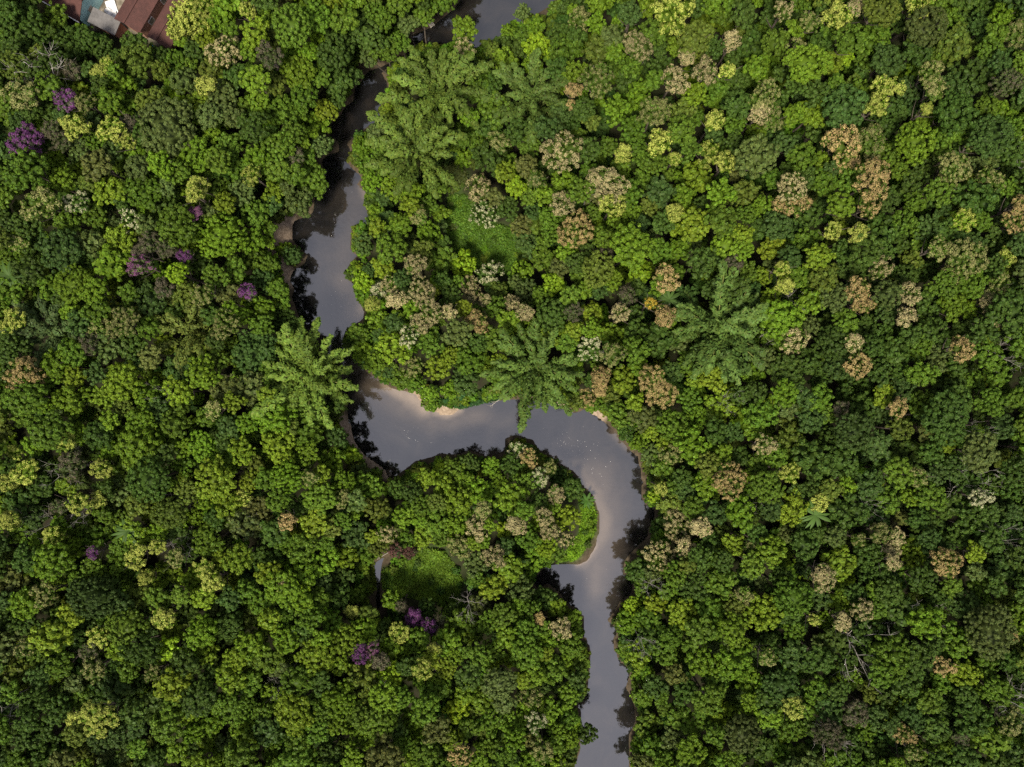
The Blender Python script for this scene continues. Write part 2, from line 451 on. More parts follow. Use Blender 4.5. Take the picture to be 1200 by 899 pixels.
# large green crowns read off the photograph: x, y, radius, shade, form
GR = """258 275 30 bright green/fine;158 76 23 olive/fine;30 36 30 deep green/clump;76 50 22 deep green/clump;118 56 19 deep green/clump;158 53 16 deep green/clump;187 64 14 deep green/clump;100 46 13 deep green/clump;
15 75 20 olive/clump;195 150 34 grey-green/fine;85 332 20 bright green/fine;66 428 18 bright green/lobed;110 340 16 bright green/clump;208 320 13 lime/fine;
648 333 14 lime/lobed;630 55 17 lime/clump;625 78 12 bright green/clump;1085 32 22 dark olive/fine;945 75 24 bright green/fine;1040 70 20 blue-green/clump;1075 60 18 deep green/clump;
1120 130 24 deep green/clump;1160 160 26 blue-green/fine;985 240 16 bright green/fine;30 465 25 mid green/clump;82 470 22 bright green/clump;60 505 27 mid green/clump;165 530 26 bright green/lobed;
165 495 20 bright green/clump;240 525 20 bright green/clump;200 600 20 olive/fine;175 562 26 deep green/fine;155 622 17 bright green/loose;1000 505 22 blue-green/fine;
1110 488 30 deep green/clump;1055 502 15 olive/fine;1142 648 12 yellow-green/lobed;665 608 16 yellow-green/fine;640 641 13 lime/lobed;585 800 20 grey-green/fine;87 717 17 yellow-green/lobed;
687 858 13 deep green/clump;870 860 22 grey-green/fine;1160 740 32 dark olive/fine;110 700 28 blue-green/fine;150 735 24 mid green/fine;165 760 22 deep green/clump;
390 60 26 deep green/clump;430 35 24 deep green/clump;370 20 20 mid green/clump;350 85 20 bright green/clump;395 95 18 deep green/clump;330 130 24 mid green/lobed;
300 95 16 bright green/clump;325 170 20 mid green/loose;365 210 20 mid green/lobed;700 315 22 olive/fine;740 290 25 bright green/lobed;850 285 18 bright green/fine;870 275 15 yellow-green/clump;
620 230 12 mid green/loose;545 310 17 lime/loose;425 330 12 lime/loose;420 390 14 mid green/loose;460 410 18 yellow-green/loose;440 425 15 bright green/clump;620 285 16 blue-green/loose;
612 318 14 bright green/fine;790 500 22 mid green/fine;776 548 14 mid green/loose;800 560 14 deep green/clump;560 575 16 bright green/loose;520 570 15 bright green/loose;
500 560 14 yellow-green/clump;700 620 2 mid green/fine;335 560 20 bright green/clump;390 540 18 bright green/clump;430 570 14 mid green/loose;355 640 18 mid green/lobed;
330 690 20 bright green/clump;400 820 22 bright green/clump;345 835 24 yellow-green/clump;445 845 20 mid green/lobed;500 830 18 mid green/clump;270 830 22 mid green/clump;
240 700 16 yellow-green/clump;235 740 20 bright green/lobed;1050 770 26 mid green/clump;1075 770 18 deep green/lobed;1130 790 18 yellow-green/clump;1030 790 16 mid green/clump;
930 700 22 mid green/fine;860 740 20 bright green/clump;900 820 16 deep green/fine;915 805 20 blue-green/fine;830 820 20 mid green/loose;800 720 20 yellow-green/clump;
1120 470 18 deep green/fine;1160 470 20 mid green/clump;920 460 16 bright green/clump;950 490 18 blue-green/clump;1150 530 24 grey-green/clump;1090 580 18 mid green/clump;
980 350 20 grey-green/clump;960 300 18 yellow-green/clump;1060 260 14 mid green/lobed;1040 345 18 grey-green/fine;1140 330 20 mid green/clump;1100 225 16 mid green/clump;
300 40 18 yellow-green/clump;260 20 16 bright green/clump;545 33 14 bright green/loose;613 14 9 grey-green/loose;596 38 10 bright green/loose"""

# bamboo clumps: x, y, radius in pixels, plumes, shade, wording
BAMBOO = [(514, 108, 54, 30, (0.098, 0.148, 0.023), 'broad light green bamboo clump on the bank by the upper river bend', 0),
          (487, 180, 55, 30, (0.100, 0.150, 0.023), 'light green bamboo clump arching over the narrow upper river', 0),
          (624, 112, 46, 24, (0.076, 0.120, 0.022), 'darker green bamboo clump right of the two large bamboo clumps', 0),
          (358, 440, 55, 42, (0.120, 0.185, 0.027), 'star-shaped pale green bamboo clump spilling over the left river bank', 1),
          (628, 434, 52, 40, (0.086, 0.142, 0.025), 'star-shaped bamboo clump drooping into the middle river bend', 1),
          (838, 385, 59, 44, (0.088, 0.146, 0.028), 'dull green bamboo clump deep in the forest right of the river', 1),
          (58, 388, 34, 18, (0.064, 0.100, 0.030), 'bluish green bamboo clump near the left edge of the forest', 0),
          (222, 388, 34, 16, (0.125, 0.160, 0.030), 'sparse yellowish bamboo clump with pale bare culms left of the river', 1)]


# ------------------------------------------------------------------ ground, water
def axis(half, step, far):
    a = list(np.arange(-half, half + 1e-6, step))
    x, s = half, step
    while x < far:
        s *= 1.7
        x += s
        a.append(x)
        a.insert(0, -x)
    return np.array(a)


def grid_mesh(name, xs, ys, z, attrs, mat):
    nx, ny = len(xs), len(ys)
    X, Y = np.meshgrid(xs, ys)
    v = np.stack([X.ravel(), Y.ravel(), z], 1)
    i = np.arange(nx * ny).reshape(ny, nx)
    q = np.stack([i[:-1, :-1], i[:-1, 1:], i[1:, 1:], i[1:, :-1]], -1).reshape(-1, 4)
    me = bpy.data.meshes.new(name)
    me.vertices.add(len(v))
    me.vertices.foreach_set('co', v.astype(np.float32).ravel())
    me.loops.add(q.size)
    me.loops.foreach_set('vertex_index', q.astype(np.int32).ravel())
    me.polygons.add(len(q))
    me.polygons.foreach_set('loop_start', (np.arange(len(q)) * 4).astype(np.int32))
    me.polygons.foreach_set('loop_total', np.full(len(q), 4, np.int32))
    for k, a in attrs.items():
        at = me.attributes.new(k, 'FLOAT', 'POINT')
        at.data.foreach_set('value', a.astype(np.float32))
    me.update(calc_edges=True)
    me.polygons.foreach_set('use_smooth', np.ones(len(q), bool))
    me.materials.append(mat)
    o = bpy.data.objects.new(name, me)
    C.objects.link(o)
    o['kind'] = 'structure'
    return o


def smooth(a, b, x):
    t = np.clip((x - a) / (b - a), 0, 1)
    return t * t * (3 - 2 * t)


def land_height(P):
    d = water_distance(P)
    n = vnoise(P[:, 0], P[:, 1], 3, 2.3) - 0.5
    return np.where(d > 0, 0.12 + 1.2 * smooth(0, 2.6, d + n * 0.5) + 0.15 * n, -0.9 * smooth(0, 1.2, -d) + 0.1), d


def ground_material():
    m, nt, out = new_mat('ground')
    geo = N(nt, 'ShaderNodeNewGeometry')

    def noise(scale, detail=5):
        n = N(nt, 'ShaderNodeTexNoise')
        n.inputs['Scale'].default_value = scale
        n.inputs['Detail'].default_value = detail
        nt.links.new(geo.outputs['Position'], n.inputs['Vector'])
        return n.outputs['Fac']

    def ramp(v, stops):
        r = N(nt, 'ShaderNodeValToRGB')
        while len(r.color_ramp.elements) < len(stops):
            r.color_ramp.elements.new(0.5)
        for e, (p, c) in zip(r.color_ramp.elements, stops):
            e.position = p
            e.color = (*c, 1)
        nt.links.new(v, r.inputs['Fac'])
        return r.outputs['Color']

    def mixc(f, a, b):
        x = N(nt, 'ShaderNodeMix', data_type='RGBA')
        nt.links.new(f, x.inputs['Factor'])
        nt.links.new(a, x.inputs['A'])
        nt.links.new(b, x.inputs['B'])
        return x.outputs['Result']

    def attr(k):
        return N(nt, 'ShaderNodeAttribute', attribute_name=k).outputs['Fac']
    floor = ramp(noise(0.9), [(0.35, (0.020, 0.016, 0.010)), (0.65, (0.024, 0.030, 0.010))])
    soil = ramp(noise(1.8), [(0.3, (0.034, 0.027, 0.016)), (0.7, (0.080, 0.060, 0.038))])
    sand = ramp(noise(2.6), [(0.3, (0.16, 0.118, 0.082)), (0.55, (0.245, 0.185, 0.132)), (0.75, (0.31, 0.245, 0.18))])
    grass = ramp(noise(0.6), [(0.3, (0.030, 0.075, 0.010)), (0.55, (0.055, 0.115, 0.012)), (0.75, (0.075, 0.115, 0.014))])
    yard = ramp(noise(1.2), [(0.35, (0.10, 0.085, 0.06)), (0.65, (0.20, 0.17, 0.13))])
    c = mixc(attr('soil'), floor, soil)
    c = mixc(attr('grass'), c, grass)
    c = mixc(attr('sand'), c, sand)
    c = mixc(attr('yard'), c, yard)
    p = N(nt, 'ShaderNodeBsdfPrincipled')
    p.inputs['Roughness'].default_value = 0.95
    p.inputs['Specular IOR Level'].default_value = 0.15
    nt.links.new(c, p.inputs['Base Color'])
    b = N(nt, 'ShaderNodeBump')
    b.inputs['Strength'].default_value = 0.25
    b.inputs['Distance'].default_value = 0.08
    nt.links.new(noise(5.0, 8), b.inputs['Height'])
    nt.links.new(b.outputs[0], p.inputs['Normal'])
    nt.links.new(p.outputs[0], out.inputs['Surface'])
    return m


xs, ys = axis(112, 0.5, 4000), axis(90, 0.5, 4000)
GX, GY = np.meshgrid(xs, ys)
GP = np.stack([GX.ravel(), GY.ravel()], 1)
gz, gd = land_height(GP)
jit = (vnoise(GP[:, 0], GP[:, 1], 8, 0.9) - 0.5) * 1.0


def mask(polys, edge, z=1.0, off=0.0):
    m = np.zeros(len(GP))
    for p in polys:
        m = np.maximum(m, 1 - smooth(-edge, edge, sdf(GP, poly_w(p, z)) - off + jit))
    return m


sand_m = mask(SAND[:8], 0.35, off=0.55)
grass_m = np.maximum(mask(CLEAR, 1.0), 0)
yard_m = mask([HOUSES], 1.0)
soil_m = 1 - smooth(0.4, 2.2, gd + jit)
grid_mesh('ground', xs, ys, gz, {'sand': sand_m, 'grass': grass_m, 'soil': soil_m, 'yard': yard_m}, ground_material())


def water_material():
    m, nt, out = new_mat('river_water')
    geo = N(nt, 'ShaderNodeNewGeometry')
    sh = N(nt, 'ShaderNodeAttribute', attribute_name='shoal')
    no = N(nt, 'ShaderNodeTexNoise')
    no.inputs['Scale'].default_value = 0.55
    no.inputs['Detail'].default_value = 7
    no.inputs['Roughness'].default_value = 0.6
    no.inputs['Distortion'].default_value = 0.4
    nt.links.new(geo.outputs['Position'], no.inputs['Vector'])
    ml = N(nt, 'ShaderNodeMath', operation='MULTIPLY_ADD')
    nt.links.new(no.outputs['Fac'], ml.inputs[0])
    ml.inputs[1].default_value = 0.7
    ml.inputs[2].default_value = -0.35
    ad = N(nt, 'ShaderNodeMath', operation='MULTIPLY_ADD', use_clamp=True)    # shoal * (1 + noise)
    nt.links.new(sh.outputs['Fac'], ad.inputs[0])
    one = N(nt, 'ShaderNodeMath', operation='ADD')
    nt.links.new(ml.outputs[0], one.inputs[0])
    one.inputs[1].default_value = 1.0
    nt.links.new(one.outputs[0], ad.inputs[1])
    ad.inputs[2].default_value = 0.0
    st = N(nt, 'ShaderNodeTexNoise')            # faint drifting silt
    st.inputs['Scale'].default_value = 0.16
    st.inputs['Detail'].default_value = 9
    st.inputs['Roughness'].default_value = 0.65
    st.inputs['Distortion'].default_value = 1.2
    nt.links.new(geo.outputs['Position'], st.inputs['Vector'])
    sm = N(nt, 'ShaderNodeMapRange')
    sm.inputs['From Min'].default_value = 0.45
    sm.inputs['From Max'].default_value = 0.75
    sm.inputs['To Max'].default_value = 0.06
    nt.links.new(st.outputs['Fac'], sm.inputs['Value'])
    nt.links.new(sm.outputs['Result'], ad.inputs[2])
    mx = N(nt, 'ShaderNodeMix', data_type='RGBA')
    mx.inputs['A'].default_value = (0.0085, 0.0082, 0.0085, 1)     # deep tea-coloured water
    mx.inputs['B'].default_value = (0.245, 0.185, 0.130, 1)         # sand lying just under the surface
    nt.links.new(ad.outputs[0], mx.inputs['Factor'])
    d = N(nt, 'ShaderNodeBsdfDiffuse')
    nt.links.new(mx.outputs['Result'], d.inputs['Color'])
    g = N(nt, 'ShaderNodeBsdfGlossy')
    g.inputs['Roughness'].default_value = 0.03
    rip = N(nt, 'ShaderNodeTexNoise')
    rip.inputs['Scale'].default_value = 1.6
    rip.inputs['Detail'].default_value = 4
    nt.links.new(geo.outputs['Position'], rip.inputs['Vector'])
    b = N(nt, 'ShaderNodeBump')
    b.inputs['Strength'].default_value = 0.35
    b.inputs['Distance'].default_value = 0.03
    nt.links.new(rip.outputs['Fac'], b.inputs['Height'])
    nt.links.new(b.outputs[0], g.inputs['Normal'])
    f = N(nt, 'ShaderNodeFresnel')
    f.inputs['IOR'].default_value = 2.5
    mix = N(nt, 'ShaderNodeMixShader')
    nt.links.new(f.outputs[0], mix.inputs['Fac'])
    nt.links.new(d.outputs[0], mix.inputs[1])
    nt.links.new(g.outputs[0], mix.inputs[2])
    nt.links.new(mix.outputs[0], out.inputs['Surface'])
    return m


def shoal_field(P):
    f = np.zeros(len(P))
    lines = [([(455, 450), (470, 460), (487, 468), (498, 480)], 7, .75), ([(480, 466), (495, 478)], 9, .55), ([(512, 482), (524, 485), (537, 480)], 4.5, .8), ([(440, 450), (470, 475), (520, 492), (560, 490)], 12, .16),
             ([(425, 368), (416, 372)], 11, .45), ([(404, 330), (410, 362), (420, 372)], 10, .17), ([(418, 232), (418, 262), (404, 300), (400, 330)], 12, .08), ([(426, 220), (430, 230)], 5, .4),
             ([(648, 538), (662, 547), (676, 557)], 5, .75), ([(676, 557), (696, 578), (708, 604), (706, 626), (694, 645), (683, 657)], 9, .38), ([(696, 640), (687, 655), (677, 660)], 3, .9), ([(640, 537), (700, 560), (712, 600), (704, 650), (697, 680)], 16, .18),
             ([(590, 535), (560, 533)], 6, .2), ([(700, 660), (697, 690)], 9, .22), ([(720, 505), (735, 522)], 4, .3), ([(600, 510), (560, 500)], 14, .07)]
    px = np.stack([P[:, 0] / PXM + 600, 449.5 - P[:, 1] / PXM], 1)
    for pts, w, s in lines:
        for a, b in zip(pts[:-1], pts[1:]):
            a, b = np.array(a, float), np.array(b, float)
            e = b - a
            t = np.clip(((px - a) @ e) / (e @ e), 0, 1)
            d2 = ((px - a - t[:, None] * e) ** 2).sum(1)
            f = np.maximum(f, s * np.exp(-d2 / (2 * w * w)))
    return f


wx, wy = np.arange(-60, 60.1, 0.5), np.arange(-85, 85.1, 0.5)
WXX, WYY = np.meshgrid(wx, wy)
WP = np.stack([WXX.ravel(), WYY.ravel()], 1)
grid_mesh('river_water', wx, wy, np.zeros(len(WP)), {'shoal': shoal_field(WP)}, water_material())


# ------------------------------------------------------------------ things: helpers
ALL = []      # every labelled plant: dict(root, look, px, py)


def thing(name, cat, loc, rz=0.0, group=None, label=None):
    o = bpy.data.objects.new(name, None)
    C.objects.link(o)
    o.location = loc
    o.rotation_euler = (0, 0, rz)
    o.empty_display_size = 0.5
    o['category'] = cat
    if group:
        o['group'] = group
    if label:
        o['label'] = label
    return o


def part(name, me, parent, loc=(0, 0, 0), rot=(0, 0, 0), scale=(1, 1, 1), tint=None):
    o = bpy.data.objects.new(name, me)
    C.objects.link(o)
    o.parent = parent
    o.location, o.rotation_euler, o.scale = loc, rot, scale
    if tint is not None:
        o['tint'] = [float(c) for c in tint]
    return o


def ground_at(x, y):
    return float(max(land_height(np.array([[x, y]]))[0][0], -0.3))


def on_land(x, y):
    """nearest spot on dry land, and how far away it is"""
    p = np.array([x, y], float)
    for _ in range(40):
        d = water_distance(p[None])[0]
        if d > 0.5:
            break
        e = 0.2
        g = np.array([water_distance(np.array([[p[0] + e, p[1]]]))[0] - d, water_distance(np.array([[p[0], p[1] + e]]))[0] - d])
        p = p + g / max(np.linalg.norm(g), 1e-6) * max(0.25, (0.6 - d) * 0.6)
    return p[0], p[1]


def stand_trunk(root, base, top, girth=1.0):
    """trunk from the ground under the tree up into its crown (leaning where the crown hangs over the water)"""
    v = Vector(top) - Vector(base)
    L = v.length
    q = v.to_track_quat('Z', 'Y').to_euler()
    return part('trunk', random.choice(TRUNKS), root, (0, 0, 0), q, (L * girth, L * girth, L))


def plant_tree(name, cat, px, py, R, zc, crown_mesh, cls_R, tint, look, group, bloom=None, bloom_tint=None):
    x, y = W(px, py, zc)
    bx, by = on_land(x, y)
    g = ground_at(bx, by) - 0.15
    root = thing(name, cat, (bx, by, g), 0, group)
    off = (x - bx, y - by, zc - g)
    s = R / cls_R
    rz = random.uniform(0, 2 * PI)
    sz = s * random.uniform(0.85, 1.15)
    tilt = (random.uniform(-0.12, 0.12), random.uniform(-0.12, 0.12), rz)
    sx, sy = s * random.uniform(0.88, 1.12), s * random.uniform(0.88, 1.12)
    part('crown', crown_mesh, root, off, tilt, (sx, sy, sz), tint)
    if bloom is not None:
        part('blossoms', bloom, root, off, tilt, (sx, sy, sz), bloom_tint)
    stand_trunk(root, (0, 0, 0), (off[0], off[1], off[2]), 0.8)
    ALL.append(dict(root=root, look=look, px=px, py=py))
    return root


# ------------------------------------------------------------------ packing of the crowns as the camera sees them
RIVER_A = np.array(RIVER, float)
POND_A = np.array(POND, float)
CLEAR_A = [np.array(c, float) for c in CLEAR]
BARE_A = [np.array(c, float) for c in SAND[:8] + SAND[9:]] + [np.array(HOUSES, float)]
_res = 2
_gx, _gy = np.arange(-420, 1621, _res), np.arange(-360, 1261, _res)
_PX = np.stack([a.ravel() for a in np.meshgrid(_gx, _gy)], 1).astype(float)
FREE = np.minimum(sdf(_PX, RIVER_A), sdf(_PX, POND_A))
for _c in CLEAR_A + BARE_A:
    FREE = np.minimum(FREE, sdf(_PX, _c) + 1.5)
FREE = FREE.reshape(len(_gy), len(_gx))


def free_at(px, py):
    i = int(np.clip((py - _gy[0]) / _res, 0, len(_gy) - 1))
    j = int(np.clip((px - _gx[0]) / _res, 0, len(_gx) - 1))
    return FREE[i, j]


def cap_height(px, py, r, zc):
    """trees next to the water and round the clearings stay lower"""
    f = free_at(px, py) - r
    near = min(sdf(np.array([[px, py]], float), c)[0] for c in CLEAR_A[:4]) - r
    return min(zc, 6.2 + 0.10 * max(f, 0) + random.uniform(0, 1.8), 4.2 + 0.14 * max(near, 0) + random.uniform(0, 1.2))


class Pack:
    def __init__(self):
        self.d = np.zeros((8000, 3))
        self.n = 0

    def ok(self, x, y, r, f):
        if not self.n:
            return True
        d = self.d[:self.n]
        return bool((np.hypot(d[:, 0] - x, d[:, 1] - y) > f * (d[:, 2] + r)).all())

    def put(self, x, y, r):
        self.d[self.n] = (x, y, r)
        self.n += 1


pack = Pack()


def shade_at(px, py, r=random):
    """species mix by place; darker kinds on the right and in corners paint in vignetting"""
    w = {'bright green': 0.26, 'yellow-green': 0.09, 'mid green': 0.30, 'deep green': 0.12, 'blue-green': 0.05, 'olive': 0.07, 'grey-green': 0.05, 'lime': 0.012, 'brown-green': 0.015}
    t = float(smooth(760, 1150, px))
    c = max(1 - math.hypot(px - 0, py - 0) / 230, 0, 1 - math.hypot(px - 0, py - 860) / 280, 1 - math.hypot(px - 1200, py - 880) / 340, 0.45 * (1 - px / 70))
    t = min(1, max(t, 1.4 * c))  # vignette darkening towards right side, left edge and corners, put into leaf colours
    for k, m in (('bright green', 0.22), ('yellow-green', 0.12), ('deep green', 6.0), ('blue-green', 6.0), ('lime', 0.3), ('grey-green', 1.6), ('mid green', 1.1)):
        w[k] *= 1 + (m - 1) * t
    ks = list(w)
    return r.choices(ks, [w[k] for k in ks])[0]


FORM_WORD = {'clump': 'clumpy', 'fine': 'fine-textured domed', 'lobed': 'many-lobed', 'loose': 'loose-leaved'}


def size_class(R):
    return 'M' if R < 2.45 else 'L' if R < 3.4 else 'X'


def green_tree(px, py, R, zc, shade, form):
    cls = size_class(R)
    if (form, cls) not in CROWNS:
        cls = 'L'
    size = 'small' if R < 2.1 else 'broad' if R > 3.1 else 'middling'
    look = f"{size} {shade} {FORM_WORD[form]} tree"
    b = random.uniform(0.86, 1.14)
    tint = [c * b * random.uniform(0.95, 1.05) for c in SHADES[shade]]
    return plant_tree('broadleaf_tree', 'tree', px, py, R, zc, random.choice(CROWNS[(form, cls)]), SIZE_CLASSES[cls], tint, look, 'green broadleaf trees of the forest')


# bamboo first: it claims its ground
def plume_arrays(seed, long=False):
    """one arching bamboo culm that ends in a long feathery plume; origin at the foot, leaning towards +x. Returns (foliage, culm)"""
    r = np.random.default_rng(seed)
    L = 1.0
    n = 26
    t = np.linspace(0, 1, n)
    bend = r.uniform(0.9, 1.15)
    ang = (0.10 + bend * 2.0 * t ** 3.3)        # angle from upright; past 90 degrees the tip droops
    step = L / n
    x = np.cumsum(np.sin(ang)) * step
    z = np.cumsum(np.cos(ang)) * step
    y = 0.03 * np.sin(t * 3 + r.uniform(0, 6)) * t
    path = np.stack([x, y, z], 1)
    A = Acc()
    m = 620
    u0, wd = (0.52, 0.034) if long else (0.66, 0.043)
    u = u0 + (1 - u0) * r.random(m) ** 0.9
    i = np.clip(u * (n - 1), 0, n - 1.001)
    k = i.astype(int)
    f = (i - k)[:, None]
    c = path[k] * (1 - f) + path[np.minimum(k + 1, n - 1)] * f
    tan = unit(np.gradient(path, axis=0))[k]
    side = unit(np.cross(tan, np.array([0, 1.0, 0])))
    prof = wd * np.clip(np.sin(PI * np.clip((u - u0 + 0.02) / (1.02 - u0), 0, 1)) ** 0.45, 0.12, 1) * (1 + 0.35 * np.sin(u * 60 + r.uniform(0, 6)))
    a = r.uniform(0, 2 * PI, m)
    rad = prof * np.sqrt(r.uniform(0.5, 1.15, m))
    d = side * np.cos(a)[:, None] + np.array([0, 1.0, 0]) * np.sin(a)[:, None]
    pos = c + d * rad[:, None] - np.array([0, 0, 0.012])
    along = d * 0.8 + tan * 0.9 + np.array([0, 0, -0.5]) + r.normal(size=(m, 3)) * 0.55
    nr = np.array([0, 0, 0.35]) + d * 0.95 + r.normal(size=(m, 3)) * 0.33
    cards(A, pos, nr, 0.0155, r, 2.1, along, cvar=(0.7, 1.3))
    v, q = tube(path, 0.0045 * (1 - 0.85 * t) + 0.0008, 5)
    return A.arrays(), (v, q, np.ones((len(q), 3)))


PLUMES = []
for _i in range(14):
    a, b = plume_arrays(400 + _i, _i > 6)
    PLUMES.append((build_mesh('plume', a, [LEAF]), build_mesh('culm', b, [CULM])))


def bamboo(px, py, r_px, n, tint, label, long):
    zc = 9.0
    x, y = W(px, py, 11.5)
    bx, by = on_land(x, y)
    g = ground_at(bx, by)
    root = thing('bamboo_clump', 'bamboo', (bx, by, g), 0, 'bamboo clumps in the forest', label)
    reach = r_px * PXM * (CAM_H - zc) / CAM_H
    for i in range(n):
        a = i * 2.39996 + random.uniform(-0.25, 0.25)
        k = (i + 0.5) / n
        spread = math.sqrt(k)
        L = reach * (2.3 if long else 2.2) * random.uniform(0.70, 1.12)
        L = min(max(L, 14.0), 20.0)
        pitch = -0.36 * (1 - spread) + random.uniform(-0.08, 0.08)      # inner culms stand straighter
        foot = 0.22 * spread * reach
        bright = random.uniform(0.62, 1.08)
        fol, culm = random.choice(PLUMES[7:] if long else PLUMES[:7])
        loc = (foot * math.cos(a), foot * math.sin(a), -0.05)
        w = 1.25 if n > 30 else 1.1
        fo = part('plume', fol, root, loc, (0, pitch, a), (L, L * w, L), [c * bright for c in tint])
        part('culm', culm, fo)
    return root


for b in BAMBOO:
    bamboo(*b)
    for _ in range(1):
        pack.put(b[0], b[1], b[2] * 0.82)

# flowering trees
flist = []
for s in FL.replace('\n', '').split(';'):
    a = s.split()
    flist.append((float(a[0]), float(a[1]), float(a[2]), a[3]))
flist.sort(key=lambda f: -f[2])
NAMES = {'P': 'purple_flowering_tree', 'Q': 'purple_flowering_tree', 'M': 'red_leaved_tree', 'D': 'withered_tree'}
for px, py, r, k in flist:
    zc = 11.5 + r * 0.12 + random.uniform(-0.8, 1.6)
    zc = cap_height(px, py, r, zc) + 0.6
    R = r * PXM * (CAM_H - zc) / CAM_H * 1.08
    cls = 'S' if R < 1.35 else 'M' if R < 2.2 else 'L'
    dense = random.choices(['full', 'half', 'light'], {'O': (7, 3, 0), 'T': (6, 4, 0), 'C': (5, 4, 1), 'K': (0, 4, 6), 'W': (1, 4, 5), 'P': (3, 4, 0), 'Q': (3, 4, 0), 'D': (0, 5, 5), 'M': (1, 2, 0), 'Y': (5, 3, 0)}[k])[0]
    if (px, py) in ((152, 258), (90, 238)):
        dense = 'light'
    bloom, leaf, word = BLOOMS[k]
    cm, bm_ = random.choice(FLOWERING[(cls, dense)])
    j = random.uniform(0.85, 1.12)
    jj = random.uniform(0.85, 1.15)
    size = 'small' if r < 10 else 'large' if r > 15 else 'middling'
    cover = {'full': 'full', 'half': 'partial', 'light': 'sparse'}[dense]
    look = f"{size} withered {word} tree" if k == 'D' else f"{size} dark {word}-leaved tree" if k == 'M' else f"{size} tree in {cover} {word} bloom,"
    plant_tree(NAMES.get(k, 'flowering_tree'), 'flowering tree' if k not in 'DM' else 'tree', px, py, R, zc, cm, FLOWER_CLASSES[cls], [c * j * jj for c in leaf], look,
               {'P': 'purple flowering trees', 'Q': 'purple flowering trees', 'D': 'withered mauve-brown trees', 'M': 'dark red trees by the pond'}.get(k, 'pale flowering trees of the forest'), bm_, [c * j for c in bloom])
    pack.put(px, py, r * 0.95)

# large green trees seen in the photograph
n_green = 0
for s in GR.replace('\n', '').split(';'):
    a, form = s.split('/')
    a = a.split(' ', 3)
    px, py, r, shade = float(a[0]), float(a[1]), float(a[2]), a[3]
    if r < 6:
        continue
    zc = 11.5 + r * 0.12 + random.uniform(-1, 1.5)
    zc = cap_height(px, py, r, zc)
    if (px, py) in ((545, 33), (613, 14), (596, 38), (687, 858)):
        zc = 5.5
    green_tree(px, py, r * PXM * (CAM_H - zc) / CAM_H * 1.05, zc, shade, form)
    pack.put(px, py, r * 0.9)
    n_green += 1

# the bank: crowns that hem the visible water
MASS = []     # smaller trees, later one mass: px, py, R, z, shade
edge = []
for poly in (RIVER_A, POND_A):
    for a, b in zip(poly, np.roll(poly, -1, axis=0)):
        L = np.hypot(*(b - a))
        for t in np.arange(0, L, 3.0):
            p = a + (b - a) * t / L
            n = np.array([(b - a)[1], -(b - a)[0]]) / max(L, 1e-6)
            edge.append((p, n))
random.shuffle(edge)
FORMS = ['clump', 'fine', 'lobed', 'loose']
for p, n in edge:
    for _ in range(3):
        r = random.uniform(10, 20)
        for sgn in (1, -1):
            q = p + n * sgn * (r * 0.99)
            if free_at(*q) < r * 0.94 or not (-60 < q[0] < 1260 and -60 < q[1] < 960):
                continue
            if not pack.ok(q[0], q[1], r, 0.70):
                continue
            zc = random.uniform(4.5, 8.5)
            R = r * PXM * (CAM_H - zc) / CAM_H
            inside = -10 < q[0] < 1210 and -10 < q[1] < 909
            if inside and r > 12 and n_green < 300:
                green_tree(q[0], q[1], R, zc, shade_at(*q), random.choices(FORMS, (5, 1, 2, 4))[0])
                n_green += 1
            else:
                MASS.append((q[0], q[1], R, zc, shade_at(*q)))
            pack.put(q[0], q[1], r * 0.95)

# large trees over the rest of the frame
tries = 0
while n_green < 300 and tries < 60000:
    tries += 1
    px, py = random.uniform(-6, 1206), random.uniform(-6, 905)
    r = random.choice([25, 22, 20, 18, 17, 16, 15]) * random.uniform(0.92, 1.08) * (1 - 0.25 * min(1, tries / 30000))
    if free_at(px, py) < r * 1.04 or not pack.ok(px, py, r, 0.74):
        continue
    zc = 10.5 + r * 0.14 + random.uniform(-1.0, 2.0)
    zc = cap_height(px, py, r, zc)
    R = r * PXM * (CAM_H - zc) / CAM_H
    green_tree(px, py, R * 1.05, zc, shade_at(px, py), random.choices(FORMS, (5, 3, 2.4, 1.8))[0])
    pack.put(px, py, r)
    n_green += 1
# the smaller trees between and around them
for r0, tries, f in ((19, 2000, 0.74), (15, 7000, 0.72), (13, 10000, 0.70), (11, 14000, 0.68), (8, 14000, 0.70)):
    for _ in range(tries):
        px, py = random.uniform(-330, 1530), random.uniform(-270, 1170)
        r = r0 * random.uniform(0.85, 1.15)
        inside = -15 < px < 1215 and -15 < py < 914
        if not inside and r0 < 12:
            continue
        if free_at(px, py) < r * 1.0 or not pack.ok(px, py, r, f):
            continue
        zc = (9.0 + r * 0.2 + random.uniform(-2.2, 2.2)) if r0 > 9 else random.uniform(6.5, 10.5)
        zc = cap_height(px, py, r, zc)
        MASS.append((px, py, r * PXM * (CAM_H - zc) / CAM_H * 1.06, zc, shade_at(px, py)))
        pack.put(px, py, r)
print('green', n_green, 'mass', len(MASS), 'placed', pack.n)

# ------------------------------------------------------------------ the rest of the forest: ONE mass
BASES = {}
for i in range(5):
    BASES.setdefault('S', []).append((1.2, crown_arrays(1.2, 'clump', 700 + i, 0.9)[0]))
    BASES.setdefault('M', []).append((1.9, crown_arrays(1.9, ['clump', 'lobed', 'loose', 'fine', 'clump'][i], 720 + i, 0.8)[0]))
    BASES.setdefault('far', []).append((2.2, crown_arrays(2.2, 'clump', 740 + i, 0.3)[0]))
    BASES.setdefault('low', []).append((1.6, crown_arrays(1.6, 'loose', 760 + i, 0.35)[0]))


